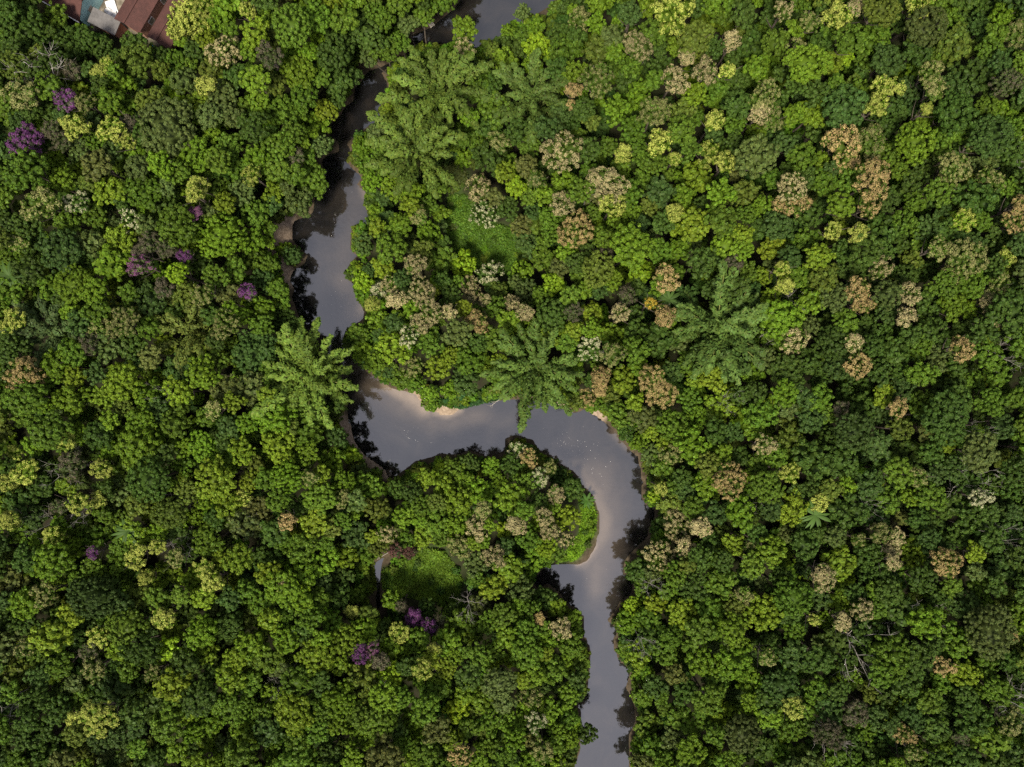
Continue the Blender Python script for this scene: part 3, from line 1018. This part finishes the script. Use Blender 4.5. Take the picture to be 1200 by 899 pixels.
def mass_object(name, entries, label, mat):
    V, Q, K, T, n = [], [], [], [], 0
    for x, y, z, R, base, tint in entries:
        r0, (v, q, c) = base
        a = rng.uniform(0, 2 * PI)
        s = R / r0
        ca, sa = math.cos(a) * s, math.sin(a) * s
        vv = np.stack([v[:, 0] * ca - v[:, 1] * sa + x, v[:, 0] * sa + v[:, 1] * ca + y, v[:, 2] * s * rng.uniform(0.85, 1.2) + z], 1)
        V.append(vv.astype(np.float32))
        Q.append((q + n).astype(np.int32))
        K.append(c.astype(np.float32))
        T.append(np.tile(np.array([tint], np.float32), (len(q), 1)))
        n += len(v)
    me = build_mesh(name, (np.concatenate(V), np.concatenate(Q), np.concatenate(K)), [mat], np.concatenate(T))
    o = bpy.data.objects.new(name, me)
    C.objects.link(o)
    o['kind'] = 'stuff'
    o['label'] = label
    o['category'] = 'trees'
    return o


entries = []
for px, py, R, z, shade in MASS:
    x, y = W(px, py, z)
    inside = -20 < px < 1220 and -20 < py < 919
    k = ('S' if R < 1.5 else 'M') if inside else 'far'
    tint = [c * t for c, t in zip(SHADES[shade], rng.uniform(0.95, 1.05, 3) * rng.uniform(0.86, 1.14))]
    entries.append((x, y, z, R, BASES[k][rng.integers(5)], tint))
# understorey
m = 0
while m < 3800:
    x, y = random.uniform(-108, 108), random.uniform(-86, 86)
    z = random.uniform(2.2, 5.5)
    R = random.uniform(1.1, 2.1)
    k = PXM * (CAM_H - z) / CAM_H
    px, py = x / k + 600, 449.5 - y / k
    m += 1
    if free_at(px, py) < R / k * 0.9 or water_distance(np.array([[x, y]]))[0] < 0.3:
        continue
    tint = [c * t for c, t in zip(SHADES[random.choice(['mid green', 'deep green', 'deep green', 'blue-green', 'bright green'])], rng.uniform(0.85, 1.15, 3))]
    entries.append((x, y, z, R, BASES['low'][rng.integers(5)], tint))
# low bushes along the waterline
for p, n in edge:
    for _ in range(3):
        x, y = W(*p)
        x, y = x + random.uniform(-2, 2), y + random.uniform(-2, 2)
        d = water_distance(np.array([[x, y]]))[0]
        z = random.uniform(1.0, 2.6)
        k = PXM * (CAM_H - z) / CAM_H
        q = np.array([[x / k + 600, 449.5 - y / k]])
        R = random.uniform(0.5, 1.3)
        if max(0.1, R * 0.75) < d < 2.6 and sdf(q, POND_A)[0] > 12 and min(sdf(q, c)[0] for c in BARE_A) > 3 and sdf(q, CLEAR_A[4])[0] > 9:
            tint = [c * t for c, t in zip(SHADES[random.choice(['mid green', 'bright green', 'deep green', 'olive'])], rng.uniform(0.85, 1.15, 3))]
            entries.append((x, y, z - 0.2, R, BASES['low'][rng.integers(5)], tint))
# herbs and low bushes in the clearings
for ci, c in enumerate(CLEAR_A):
    lo, hi = c.min(0), c.max(0)
    for _ in range(int((hi - lo).prod() * (0.012 if ci != 4 else 0.008))):
        px, py = random.uniform(lo[0], hi[0]), random.uniform(lo[1], hi[1])
        dd = sdf(np.array([[px, py]]), c)[0]
        if dd > 2 or random.random() < 0.45 * min(1, -dd / 14):
            continue
        x, y = W(px, py, 1.5)
        if water_distance(np.array([[x, y]]))[0] < 0.5:
            continue
        tint = [v * t for v, t in zip(SHADES[random.choice(['mid green', 'bright green', 'deep green', 'deep green'])], rng.uniform(0.85, 1.15, 3))]
        entries.append((x, y, random.uniform(1.2, 1.7), random.uniform(0.3, 0.75), BASES['low'][rng.integers(5)], tint))
mass_object('forest_canopy', entries, 'dense green canopy of the smaller trees between the large crowns', LEAF_MASS)

# ------------------------------------------------------------------ grass and herbs in the clearings
A = Acc()
T = []
for ci, c in enumerate(CLEAR_A):
    lo, hi = c.min(0) - 4, c.max(0) + 4
    n = int((hi - lo).prod() * 3.2)
    p = np.stack([rng.uniform(lo[0], hi[0], n), rng.uniform(lo[1], hi[1], n)], 1)
    dd = sdf(p, c)
    p = p[dd < rng.uniform(-1, 3.0, n)]
    P2 = np.array([W(a, b, 1.2) for a, b in p])
    wd = water_distance(P2)
    P2 = P2[wd > -0.3]
    h, _ = land_height(P2)
    dens = vnoise(P2[:, 0], P2[:, 1], 21 + ci, 1.6)
    tall = (0.08 + 0.9 * dens ** 2) * (1.9 if ci == 5 else 1.0)
    pos = np.concatenate([P2, (h + tall * rng.random(len(P2)))[:, None]], 1)
    nr = np.array([0, 0, 0.8]) + rng.normal(size=(len(P2), 3)) * 0.5
    cards(A, pos, nr, 0.22 if ci != 5 else 0.3, rng, 1.8, cvar=(0.6, 1.35))
    g = {0: (0.058, 0.112, 0.012), 4: (0.105, 0.195, 0.012), 5: (0.032, 0.078, 0.022), 3: (0.095, 0.135, 0.014), 1: (0.055, 0.070, 0.018)}.get(ci, (0.088, 0.150, 0.014))
    tn = np.array([g]) * (0.8 + 0.5 * dens[:, None]) * np.array([[1, 1, 1]])
    T.append(tn)
me = build_mesh('grass', A.arrays(), [LEAF_MASS], np.concatenate(T))
o = bpy.data.objects.new('grass', me)
C.objects.link(o)
o['kind'] = 'stuff'
o['label'] = 'short green grass and herbs growing in the forest clearings'

# ------------------------------------------------------------------ houses in the top left corner
import bmesh


def bm_obj(name, build, mat, parent=None):
    bm = bmesh.new()
    build(bm)
    bmesh.ops.recalc_face_normals(bm, faces=bm.faces)
    me = bpy.data.meshes.new(name)
    bm.to_mesh(me)
    bm.free()
    me.materials.append(mat)
    o = bpy.data.objects.new(name, me)
    C.objects.link(o)
    if parent:
        o.parent = parent
    return o


def box(bm, x0, x1, y0, y1, z0, z1):
    v = [bm.verts.new(p) for p in ((x0, y0, z0), (x1, y0, z0), (x1, y1, z0), (x0, y1, z0), (x0, y0, z1), (x1, y0, z1), (x1, y1, z1), (x0, y1, z1))]
    for f in ((0, 3, 2, 1), (4, 5, 6, 7), (0, 1, 5, 4), (1, 2, 6, 5), (2, 3, 7, 6), (3, 0, 4, 7)):
        bm.faces.new([v[i] for i in f])


def slab(bm, top, t):
    """a sheet given by its upper corners, t thick"""
    a = [bm.verts.new(p) for p in top]
    b = [bm.verts.new((p[0], p[1], p[2] - t)) for p in top]
    n = len(top)
    bm.faces.new(a)
    bm.faces.new(b[::-1])
    for i in range(n):
        bm.faces.new((a[i], b[i], b[(i + 1) % n], a[(i + 1) % n]))


def tile_material(name, c1, c2, pitch):
    m, nt, out = new_mat(name)
    tc = N(nt, 'ShaderNodeTexCoord')
    wv = N(nt, 'ShaderNodeTexWave', bands_direction='X')
    wv.inputs['Scale'].default_value = pitch
    nt.links.new(tc.outputs['Object'], wv.inputs['Vector'])
    no = N(nt, 'ShaderNodeTexNoise')
    no.inputs['Scale'].default_value = 1.3
    no.inputs['Detail'].default_value = 9
    no.inputs['Roughness'].default_value = 0.7
    nt.links.new(tc.outputs['Object'], no.inputs['Vector'])
    rp = N(nt, 'ShaderNodeValToRGB')
    rp.color_ramp.elements[0].position, rp.color_ramp.elements[0].color = 0.3, (*c1, 1)
    rp.color_ramp.elements[1].position, rp.color_ramp.elements[1].color = 0.7, (*c2, 1)
    nt.links.new(no.outputs['Fac'], rp.inputs['Fac'])
    p = N(nt, 'ShaderNodeBsdfPrincipled')
    p.inputs['Roughness'].default_value = 0.85
    nt.links.new(rp.outputs[0], p.inputs['Base Color'])
    b = N(nt, 'ShaderNodeBump')
    b.inputs['Strength'].default_value = 0.6
    b.inputs['Distance'].default_value = 0.06
    nt.links.new(wv.outputs['Fac'], b.inputs['Height'])
    nt.links.new(b.outputs[0], p.inputs['Normal'])
    nt.links.new(p.outputs[0], out.inputs['Surface'])
    return m


TILE = tile_material('clay_tile', (0.042, 0.0145, 0.011), (0.080, 0.028, 0.021), 3.0)
FIBRE = tile_material('fibre_cement', (0.075, 0.07, 0.068), (0.15, 0.14, 0.135), 3.5)
WHITE = noisy_material('white_plaster', (0.62, 0.61, 0.58), (0.78, 0.77, 0.74), 2.0)
TURQ = noisy_material('turquoise_plaster', (0.30, 0.52, 0.52), (0.40, 0.62, 0.60), 1.5)
BRICKY = noisy_material('raw_brick_wall', (0.22, 0.11, 0.075), (0.34, 0.19, 0.13), 4.0)
SHEET = noisy_material('white_sheet', (0.45, 0.44, 0.43), (0.75, 0.74, 0.72), 3.0)
BLUEP = noisy_material('blue_plastic', (0.03, 0.22, 0.42), (0.05, 0.30, 0.5), 3.0)
DARKGLASS = noisy_material('window_pane', (0.02, 0.025, 0.03), (0.03, 0.035, 0.04), 1.0, rough=0.15, spec=0.6)


def house(label, px, py, yaw, lx, ly, wall_h, ridge, wall_mat, fascia):
    """gabled house; (px, py) is where the middle of its eaves line shows; the ridge runs along local x"""
    zz = 1.3
    x, y = W(px, py, zz + wall_h)
    root = thing('house', 'house', (x, y, zz - 0.2), yaw, 'houses at the forest edge', label)
    hx, hy, ov = lx / 2, ly / 2, 0.45

    def walls(bm):
        box(bm, -hx, hx, -hy, hy, 0, wall_h)
        for sx in (-1, 1):
            a = [bm.verts.new((sx * hx - 0.1 * sx * k, yy, z)) for k in (0, 1) for yy, z in ((-hy, wall_h), (hy, wall_h), (0, wall_h + ridge))]
            bm.faces.new(a[:3])
            bm.faces.new(a[3:][::-1])
            for i in range(3):
                j = (i + 1) % 3
                bm.faces.new((a[i], a[j], a[3 + j], a[3 + i]))
    bm_obj('wall', walls, wall_mat, root)

    def roof(bm):
        s = ridge / hy
        ze = wall_h - ov * s + 0.12
        zr = wall_h + ridge + 0.12
        for sy in (-1, 1):
            slab(bm, [(-hx - ov, sy * (hy + ov), ze), (hx + ov, sy * (hy + ov), ze), (hx + ov, sy * 0.01, zr), (-hx - ov, sy * 0.01, zr)], 0.09)
        box(bm, -hx - ov, hx + ov, -0.14, 0.14, zr - 0.02, zr + 0.09)
    rf = bm_obj('roof', roof, TILE, root)
    if fascia:
        s = ridge / hy
        ze = wall_h - ov * s + 0.12

        def fb(bm):
            for sy in (-1, 1):
                box(bm, -hx - ov - 0.02, hx + ov + 0.02, sy * (hy + ov) + (0.003 if sy > 0 else -0.12), sy * (hy + ov) + (0.12 if sy > 0 else -0.003), ze - 0.2, ze + 0.05)
        bm_obj('gutter', fb, WHITE, rf)

    for k, sx in enumerate((-0.45, 0.4)):
        def win(bm, sx=sx):
            box(bm, sx * hx - 0.55, sx * hx + 0.55, -hy - 0.05, -hy + 0.02, 1.0, 2.1)
        w = bm_obj('window', win, WHITE, root)

        def pane(bm, sx=sx):
            box(bm, sx * hx - 0.45, sx * hx + 0.45, -hy - 0.062, -hy - 0.052, 1.1, 2.0)
        bm_obj('pane', pane, DARKGLASS, w)

    def door(bm):
        box(bm, hx - 0.02, hx + 0.05, -0.45, 0.45, 0.0, 2.05)
    bm_obj('door', door, WOOD, root)
    return root


R_ = math.radians
house('brown tile-roofed house with white eaves and a turquoise end wall', 76, -9, R_(-30), 7.0, 4.8, 3.0, 1.3, TURQ, True)
house('large brown tile-roofed house beside the grey shed roof', 166, -3, R_(60), 9.0, 3.6, 3.2, 0.7, BRICKY, False)
house('brown tile-roofed house partly under the yellow-cream blossoming tree', 203, 17, R_(60), 9.0, 3.2, 3.2, 0.6, BRICKY, False)


def shed(label, px, py, yaw, lx, ly, h, mat):
    x, y = W(px, py, 1.3 + h)
    root = thing('shed', 'shed', (x, y, 1.1), yaw, None, label)
    hx, hy = lx / 2, ly / 2
    bm_obj('wall', lambda bm: box(bm, -hx, hx, -hy, hy, 0, h - 0.05), BRICKY, root)
    bm_obj('roof', lambda bm: slab(bm, [(-hx - 0.2, -hy - 0.2, h + 0.1), (hx + 0.2, -hy - 0.2, h + 0.1), (hx + 0.2, hy + 0.2, h + 0.35), (-hx - 0.2, hy + 0.2, h + 0.35)], 0.07), mat, root)
    return root


shed('low shed with weathered grey corrugated roof between the houses', 122, 25, R_(-27), 4.4, 2.0, 2.3, FIBRE)
# yard clutter
for i, (px, py, a, w, h, z) in enumerate(((131, 9, 0.3, 1.5, 2.2, 1.5), (133, 19, 0.1, 1.0, 1.5, 1.6), (128, 14, 0.9, 0.9, 1.3, 1.75))):
    x, y = W(px, py, z)
    o = bm_obj('corrugated_sheet', lambda bm: slab(bm, [(-w / 2, -h / 2, 0.05), (0, -h / 2, 0.14), (w / 2, -h / 2, 0.03), (w / 2, h / 2, 0.1), (0, h / 2, 0.2), (-w / 2, h / 2, 0.06)], 0.03), SHEET)
    o.location = (x, y, z)
    o.rotation_euler = (0.05, 0.08, a)
    o['category'] = 'sheet'
    o['group'] = 'white sheets lying in the yard'
    o['label'] = ['large white corrugated sheet at the top of the yard', 'white corrugated sheet nearest the grey shed', 'small tilted white sheet between the other two'][i]


def barrel(bm):
    prof = [(0.0, 0.0), (0.27, 0.0), (0.3, 0.05), (0.32, 0.45), (0.3, 0.86), (0.27, 0.9), (0.25, 0.86), (0.0, 0.86)]
    rings = []
    for r, z in prof:
        rings.append([bm.verts.new((max(r, 0.004) * math.cos(k / 14 * 2 * PI), max(r, 0.004) * math.sin(k / 14 * 2 * PI), z)) for k in range(14)])
    for a, b in zip(rings[:-1], rings[1:]):
        for k in range(14):
            bm.faces.new((a[k], a[(k + 1) % 14], b[(k + 1) % 14], b[k]))


o = bm_obj('water_barrel', barrel, BLUEP)
o.location = (*W(178, 55, 2.2), 1.25)
o['category'] = 'barrel'
o['label'] = 'small bright blue barrel among trees below the houses'

# ------------------------------------------------------------------ bare trees, driftwood, jetty
def bare_arrays(seed, H=12.0, spread=0.55):
    r = np.random.default_rng(seed)
    tv, tq, bv, bq = [], [], [], []
    cnt = [0, 0]

    def put(path, rad, which, sides):
        v, q = tube(path, rad, sides)
        (tv, bv)[which].append(v)
        (tq, bq)[which].append(q + cnt[which])
        cnt[which] += len(v)
    t = np.linspace(0, 1, 8)
    put(np.stack([0.3 * np.sin(t * 2), 0.2 * np.sin(t * 3 + 1) * t, t * H * 0.7], 1), 0.15 * (1 - 0.6 * t), 0, 7)

    def limb(p, d, L, rad, depth):
        n = 6
        pts = [p]
        dd = d.copy()
        for _ in range(n - 1):
            dd = unit(dd + r.normal(size=3) * 0.16 + np.array([0, 0, 0.05]))
            pts.append(pts[-1] + dd * L / (n - 1))
        put(np.array(pts), rad * np.linspace(1, 0.35, n), 1, 5)
        if depth > 0:
            for _ in range(3 if depth > 1 else 4):
                k = r.integers(2, n)
                limb(pts[k], unit(dd + r.normal(size=3) * 0.75), L * r.uniform(0.45, 0.7), rad * 0.5, depth - 1)
    for i in range(7):
        z = H * r.uniform(0.45, 0.7)
        a = i * 0.9 + r.uniform(-0.3, 0.3)
        k = z / (H * 0.7)
        limb(np.array([0.3 * math.sin(k * 2), 0.2 * math.sin(k * 3 + 1) * k, z]), unit(np.array([math.cos(a) * spread * 2, math.sin(a) * spread * 2, 0.8])), H * 0.27, 0.055, 2)
    f = lambda v, q: (np.concatenate(v), np.concatenate(q), np.ones((len(np.concatenate(q)), 3)))
    return f(tv, tq), f(bv, bq)


BARE = []
for i in range(4):
    a, b = bare_arrays(300 + i)
    BARE.append((build_mesh('trunk', a, [PALE_BARK]), build_mesh('branches', b, [PALE_BARK])))
for px, py, s in ((58, 92, 1.3), (90, 546, 0.9), (60, 614, 0.7), (100, 596, 0.7), (222, 585, 0.6), (215, 637, 0.8), (1188, 191, 0.9), (1165, 418, 0.8), (1122, 560, 1.0), (1075, 714, 0.9), (1172, 812, 0.9),
                  (998, 752, 1.3), (752, 752, 0.55), (965, 862, 1.1), (1030, 735, 0.7), (1190, 560, 0.8), (883, 402, 0.7), (1120, 505, 0.7), (550, 712, 0.6), (20, 815, 0.9), (1160, 625, 0.6), (195, 462, 0.5), (690, 225, 0.5), (850, 470, 0.5), (930, 350, 0.55), (1010, 590, 0.5), (455, 800, 0.5), (300, 610, 0.5), (765, 690, 0.5), (870, 590, 0.5), (330, 800, 0.5)):
    x, y = W(px, py, 11)
    bx, by = on_land(x, y)
    root = thing('bare_tree', 'dead tree', (bx, by, ground_at(bx, by) - 0.1), 0, 'bare pale trees standing in the forest')
    t, b = random.choice(BARE)
    rz = random.uniform(0, 6.28)
    k = random.uniform(1.0, 1.18)
    part('trunk', t, root, (0, 0, 0), (0, 0, rz), (s, s, k * 1.12))
    part('branches', b, root, (0, 0, 0), (0, 0, rz), (s, s, k * 1.12))
    ALL.append(dict(root=root, look=f"{'large' if s > 1 else 'small' if s < 0.75 else 'middling'} bare pale-branched tree", px=px, py=py))


def branch_mesh(seed, L):
    r = np.random.default_rng(seed)
    vs, qs, n = [], [], 0
    main = np.stack([np.linspace(0, L, 8), np.cumsum(r.normal(size=8) * 0.06 * L / 3), 0.08 + 0.05 * np.sin(np.arange(8))], 1)
    paths = [(main, np.linspace(0.07, 0.02, 8))]
    for k in (3, 4, 5, 6):
        a = r.choice([-1, 1]) * r.uniform(0.5, 1.0)
        s = np.linspace(0, 1, 5)[:, None]
        paths.append((main[k] + s * np.array([math.cos(a), math.sin(a), 0.15]) * L * 0.32, np.linspace(0.035, 0.012, 5)))
    for p, w in paths:
        v, q = tube(p, w, 6)
        vs.append(v)
        qs.append(q + n)
        n += len(v)
    q = np.concatenate(qs)
    return build_mesh('dead_branch', (np.concatenate(vs), q, np.ones((len(q), 3))), [PALE_BARK])


for i, (px, py, a, L, lab) in enumerate(((587, 467, R_(215), 2.2, 'forked pale dead branch lying in the river by the drooping bamboo'), (436, 536, R_(20), 1.4, 'small pale driftwood branch on the left bank below the bamboo'),
                                         (456, 647, R_(212), 2.3, 'pale log lying across the head of the small pond'), (630, 18, R_(200), 1.2, 'pale driftwood at the right bank of the top river reach'))):
    o = bpy.data.objects.new('dead_branch', branch_mesh(50 + i, L))
    C.objects.link(o)
    x, y = W(px, py, 0.3)
    o.location = (x, y, max(ground_at(x, y), 0.0) + 0.02)
    o.rotation_euler = (0, 0, a)
    o['category'] = 'branch'
    o['label'] = lab


def jetty():
    x, y = W(503, 25, 0.8)
    root = thing('jetty', 'jetty', (x, y, 0.0), R_(-52), None, 'small weathered wooden jetty on the shaded upper river bank')

    def deck(bm):
        for i in range(9):
            box(bm, -0.95 + i * 0.212, -0.95 + i * 0.212 + 0.19, -0.42, 0.42, 0.62, 0.67)
    bm_obj('deck', deck, WOOD, root)
    for sx in (-0.8, 0.8):
        for sy in (-0.36, 0.36):
            bm_obj('post', lambda bm: box(bm, sx - 0.05, sx + 0.05, sy - 0.05, sy + 0.05, -0.8, 0.615), BARK, root)
    return root


jetty()


# broad-leaved plant on the grassy inner bend, and palms
def frond_mesh(seed, n, L, width, droop, name):
    r = np.random.default_rng(seed)
    A = Acc()
    for i in range(n):
        a = i / n * 2 * PI + r.uniform(-0.2, 0.2)
        up = r.uniform(0.5, 1.0)
        t = np.linspace(0, 1, 8)
        l = L * r.uniform(0.8, 1.1)
        rad = l * t
        z = up * l * 0.55 * t - droop * l * t * t
        c = np.stack([rad * math.cos(a), rad * math.sin(a), z], 1)
        s = np.array([-math.sin(a), math.cos(a), 0])
        w = width * np.sin(PI * np.clip(t * 0.95 + 0.04, 0, 1)) ** 0.7
        v = np.concatenate([c + s * w[:, None] - np.array([0, 0, 1]) * w[:, None] * 0.3, c, c - s * w[:, None] - np.array([0, 0, 1]) * w[:, None] * 0.3])
        q = []
        for k in range(7):
            q += [(k, k + 1, 8 + k + 1, 8 + k), (8 + k, 8 + k + 1, 16 + k + 1, 16 + k)]
        f = r.uniform(0.8, 1.2)
        A.add(v, np.array(q), np.full((len(q), 3), f))
    return build_mesh(name, A.arrays(), [LEAF])


x, y = W(688, 587, 1.5)
root = thing('banana_plant', 'plant', (x, y, ground_at(x, y)), 0, None, 'bright green broad-leaved banana plant on the grassy inner bend')
part('leaves', frond_mesh(5, 9, 1.5, 0.22, 0.35, 'leaves'), root, (0, 0, 0.9), tint=(0.055, 0.125, 0.018))
v, q = tube([(0, 0, 0), (0.03, 0, 0.5), (0, 0.02, 0.95)], [0.09, 0.08, 0.05], 8)
part('stem', build_mesh('stem', (v, q, np.ones((len(q), 3))), [CULM]), root)
PALM = [frond_mesh(60 + i, 15, 2.2, 0.2, 0.5, 'fronds') for i in range(2)]
PALM_TRUNK = build_mesh('trunk', (lambda vq: (vq[0], vq[1], np.ones((len(vq[1]), 3))))(tube([(0, 0, 0), (0.02, 0, 0.4), (0.01, 0, 1.0)], [0.016, 0.011, 0.009], 7)), [BARK])
for px, py, lab in ((18, 325, 'dark green palm with star of fronds near the left edge'), (952, 602, 'small green palm in a dark gap right of the lower river'), (155, 620, 'palm beside the loose-leaved tree left of the lower river'), (782, 352, 'blue-green palm between the golden tree and the dull bamboo')):
    zc = 12.0
    x, y = W(px, py, zc)
    root = thing('palm_tree', 'palm', (x, y, ground_at(x, y) - 0.1), 0, 'palms among the forest trees', lab)
    part('fronds', random.choice(PALM), root, (0, 0, zc), (0, 0, random.uniform(0, 6)), tint=[c * 1.2 for c in SHADES['blue-green']])
    part('trunk', PALM_TRUNK, root, (0, 0, 0), (0, 0, 0), (zc, zc, zc))

# ------------------------------------------------------------------ flecks of foam drifting on the water
A = Acc()
spots = [((655, 520), (20, 9), 55), ((663, 528), (9, 12), 30), ((690, 548), (12, 12), 25), ((481, 505), (7, 7), 16), ((397, 352), (9, 12), 24), ((500, 515), (40, 22), 12), ((640, 505), (60, 14), 18), ((390, 290), (20, 30), 8), ((705, 600), (16, 50), 8)]
for (cx, cy), (sx, sy), n in spots:
    p = np.stack([rng.normal(cx, sx, n), rng.normal(cy, sy, n)], 1)
    p = p[sdf(p, RIVER_A) < -4]
    P2 = np.array([W(a, b) for a, b in p])
    for x, y in P2:
        k = rng.uniform(0.02, 0.05)
        a = np.sort(rng.uniform(0, 2 * PI, 4))
        v = np.stack([x + k * np.cos(a) * rng.uniform(0.6, 1.6), y + k * np.sin(a), np.full(4, 0.006)], 1)
        A.add(v, np.array([[0, 1, 2, 3]]), np.ones((1, 3)))
me = build_mesh('foam', A.arrays(), [FOAM])
o = bpy.data.objects.new('foam', me)
C.objects.link(o)
o['kind'] = 'stuff'
o['label'] = 'tiny pale flecks of foam drifting on the river'

# ------------------------------------------------------------------ labels that single each tree out
MARKS = [('the brown-roofed houses', 145, 20), ('the top left corner', 0, 0), ('the top right corner', 1200, 0), ('the bottom left corner', 0, 899), ('the bottom right corner', 1200, 899),
         ('the jetty', 503, 26), ('the bright purple tree', 30, 165), ("the big grey-green dome", 195, 150), ('the big round bright dome', 258, 275), ('the sandy left bank', 330, 275),
         ('the light bamboo clumps', 488, 130), ('the darker bamboo clump', 622, 108), ('the upper clearing', 570, 285), ('the star-shaped bamboo', 360, 437), ("the drooping bamboo", 630, 425),
         ('the dull bamboo clump', 838, 385), ('the bluish bamboo clump', 58, 388), ('the yellowish bamboo', 222, 388), ('the wide river pool', 480, 505), ('the outer river bend', 748, 545),
         ('the grassy inner bend', 690, 610), ('the lower clearing', 495, 675), ('the pair of purple trees', 494, 730), ("the lone purple tree", 422, 767), ("the river's lower end", 705, 890),
         ("the right bank reflections", 745, 640), ("the top edge's middle", 690, 0), ("the right edge's middle", 1200, 450), ("the left edge's middle", 0, 470), ('the bright orange-tan tree', 855, 563),
         ('the golden-yellow tree', 762, 355), ("the pale orange-tan tree", 780, 325), ("the orange-tan cluster", 1010, 190), ("the olive-grey dome", 1085, 32), ("the huge dark dome", 1160, 740),
         ("the pale cream giant", 115, 840), ("the round yellow-cream tree", 30, 553), ("the yellow-cream trees at upper left", 135, 155), ('the dark blue-green dome', 1000, 505), ('the deep green giant', 1110, 488),
         ("the peach-coloured riverside tree", 655, 737), ('the grey-green smooth dome', 585, 800), ("the large upper tan tree", 660, 178), ("the yellow-cream giant", 787, 15), ('the khaki giant at right', 1128, 305),
         ('the large bare tree', 998, 752), ("the large whitish tree", 692, 410), ('the lime-green tree', 648, 333), ("the bottom edge's middle", 600, 899), ("the lower left edge", 300, 899), ("the lower right edge", 930, 899)]
MP = np.array([(m[1], m[2]) for m in MARKS], float)
DIRS = ['right of', 'upper right of', 'above', 'upper left of', 'left of', 'lower left of', 'below', 'lower right of']
RANK = ['nearest', 'second nearest', 'third nearest', 'fourth nearest', 'fifth nearest', 'sixth nearest', 'seventh nearest', 'eighth nearest', 'ninth nearest']
groups = {}
for e in ALL:
    d = np.hypot(MP[:, 0] - e['px'], MP[:, 1] - e['py'])
    order = [k for k in np.argsort(d) if d[k] > 6]
    e['mark'], e['d'] = int(order[0]), float(d[order[0]])
    vx, vy = e['px'] - MP[e['mark'], 0], MP[e['mark'], 1] - e['py']
    e['dir'] = DIRS[int(round(math.atan2(vy, vx) / (PI / 4))) % 8]
    groups.setdefault((e['look'], e['mark'], e['dir']), []).append(e)
for (look, mk, dr), es in groups.items():
    es.sort(key=lambda e: e['d'])
    for i, e in enumerate(es):
        words = f"{look} {RANK[i] + ' ' if len(es) > 1 else ''}{dr} {MARKS[mk][0]}"
        e['root']['label'] = words.replace(', ,', ',')

# ------------------------------------------------------------------ light, sky, camera
SUN_EL, SUN_AZ = math.radians(60), math.radians(200)      # azimuth clockwise from +Y: from the bottom of the picture, a little to the left
world = bpy.data.worlds.new('World')
bpy.context.scene.world = world
world.use_nodes = True
nt = world.node_tree
nt.nodes.clear()
wo = nt.nodes.new('ShaderNodeOutputWorld')
bg = nt.nodes.new('ShaderNodeBackground')
sky = nt.nodes.new('ShaderNodeTexSky')
sky.sky_type = 'NISHITA'
sky.sun_disc = False
sky.sun_elevation = SUN_EL
sky.sun_rotation = SUN_AZ
tc = nt.nodes.new('ShaderNodeTexCoord')
cn = nt.nodes.new('ShaderNodeTexNoise')
cn.inputs['Scale'].default_value = 1.7
cn.inputs['Detail'].default_value = 6
nt.links.new(tc.outputs['Generated'], cn.inputs['Vector'])
cr = nt.nodes.new('ShaderNodeValToRGB')
cr.color_ramp.elements[0].position, cr.color_ramp.elements[0].color = 0.30, (3.4, 3.45, 3.95, 1)
cr.color_ramp.elements[1].position, cr.color_ramp.elements[1].color = 0.72, (7.5, 7.45, 8.6, 1)
sep = nt.nodes.new('ShaderNodeSeparateXYZ')
nt.links.new(tc.outputs['Generated'], sep.inputs[0])
gr = nt.nodes.new('ShaderNodeMath')
gr.operation = 'MULTIPLY_ADD'
gr.inputs[1].default_value = -0.45
nt.links.new(sep.outputs['Y'], gr.inputs[0])
nt.links.new(cn.outputs['Fac'], gr.inputs[2])
nt.links.new(gr.outputs[0], cr.inputs['Fac'])
mx = nt.nodes.new('ShaderNodeMix')
mx.data_type = 'RGBA'
mx.inputs['Factor'].default_value = 0.85        # mostly cloud, a little clear sky showing through
nt.links.new(sky.outputs[0], mx.inputs['A'])
nt.links.new(cr.outputs[0], mx.inputs['B'])
nt.links.new(mx.outputs['Result'], bg.inputs['Color'])
bg.inputs['Strength'].default_value = 0.046
nt.links.new(bg.outputs[0], wo.inputs['Surface'])

sun = bpy.data.lights.new('sun', 'SUN')
sun.energy = 2.3
sun.angle = math.radians(13)
sun.color = (1.0, 0.925, 0.79)
so = bpy.data.objects.new('sun', sun)
C.objects.link(so)
d = Vector((math.sin(SUN_AZ) * math.cos(SUN_EL), math.cos(SUN_AZ) * math.cos(SUN_EL), math.sin(SUN_EL)))
so.rotation_euler = d.to_track_quat('Z', 'Y').to_euler()
so.location = d * 150

cam = bpy.data.cameras.new('camera')
cam.sensor_width = 36.0
cam.lens = 36.0 / (165.0 / CAM_H)
cam.clip_end = 12000
co = bpy.data.objects.new('camera', cam)
C.objects.link(co)
co.location = (0, 0, CAM_H)
co.rotation_euler = (0, 0, 0)
sc = bpy.context.scene
sc.camera = co
sc.view_settings.view_transform = 'Standard'
sc.view_settings.look = 'None'
sc.view_settings.gamma = 1.0
sc.view_settings.use_curve_mapping = False
sc.view_settings.exposure = 1.77
sc.render.engine = 'CYCLES'
sc.cycles.use_denoising = False
sc.cycles.max_bounces = 5
sc.cycles.diffuse_bounces = 3
sc.cycles.glossy_bounces = 2
sc.cycles.transmission_bounces = 3
sc.cycles.transparent_max_bounces = 4
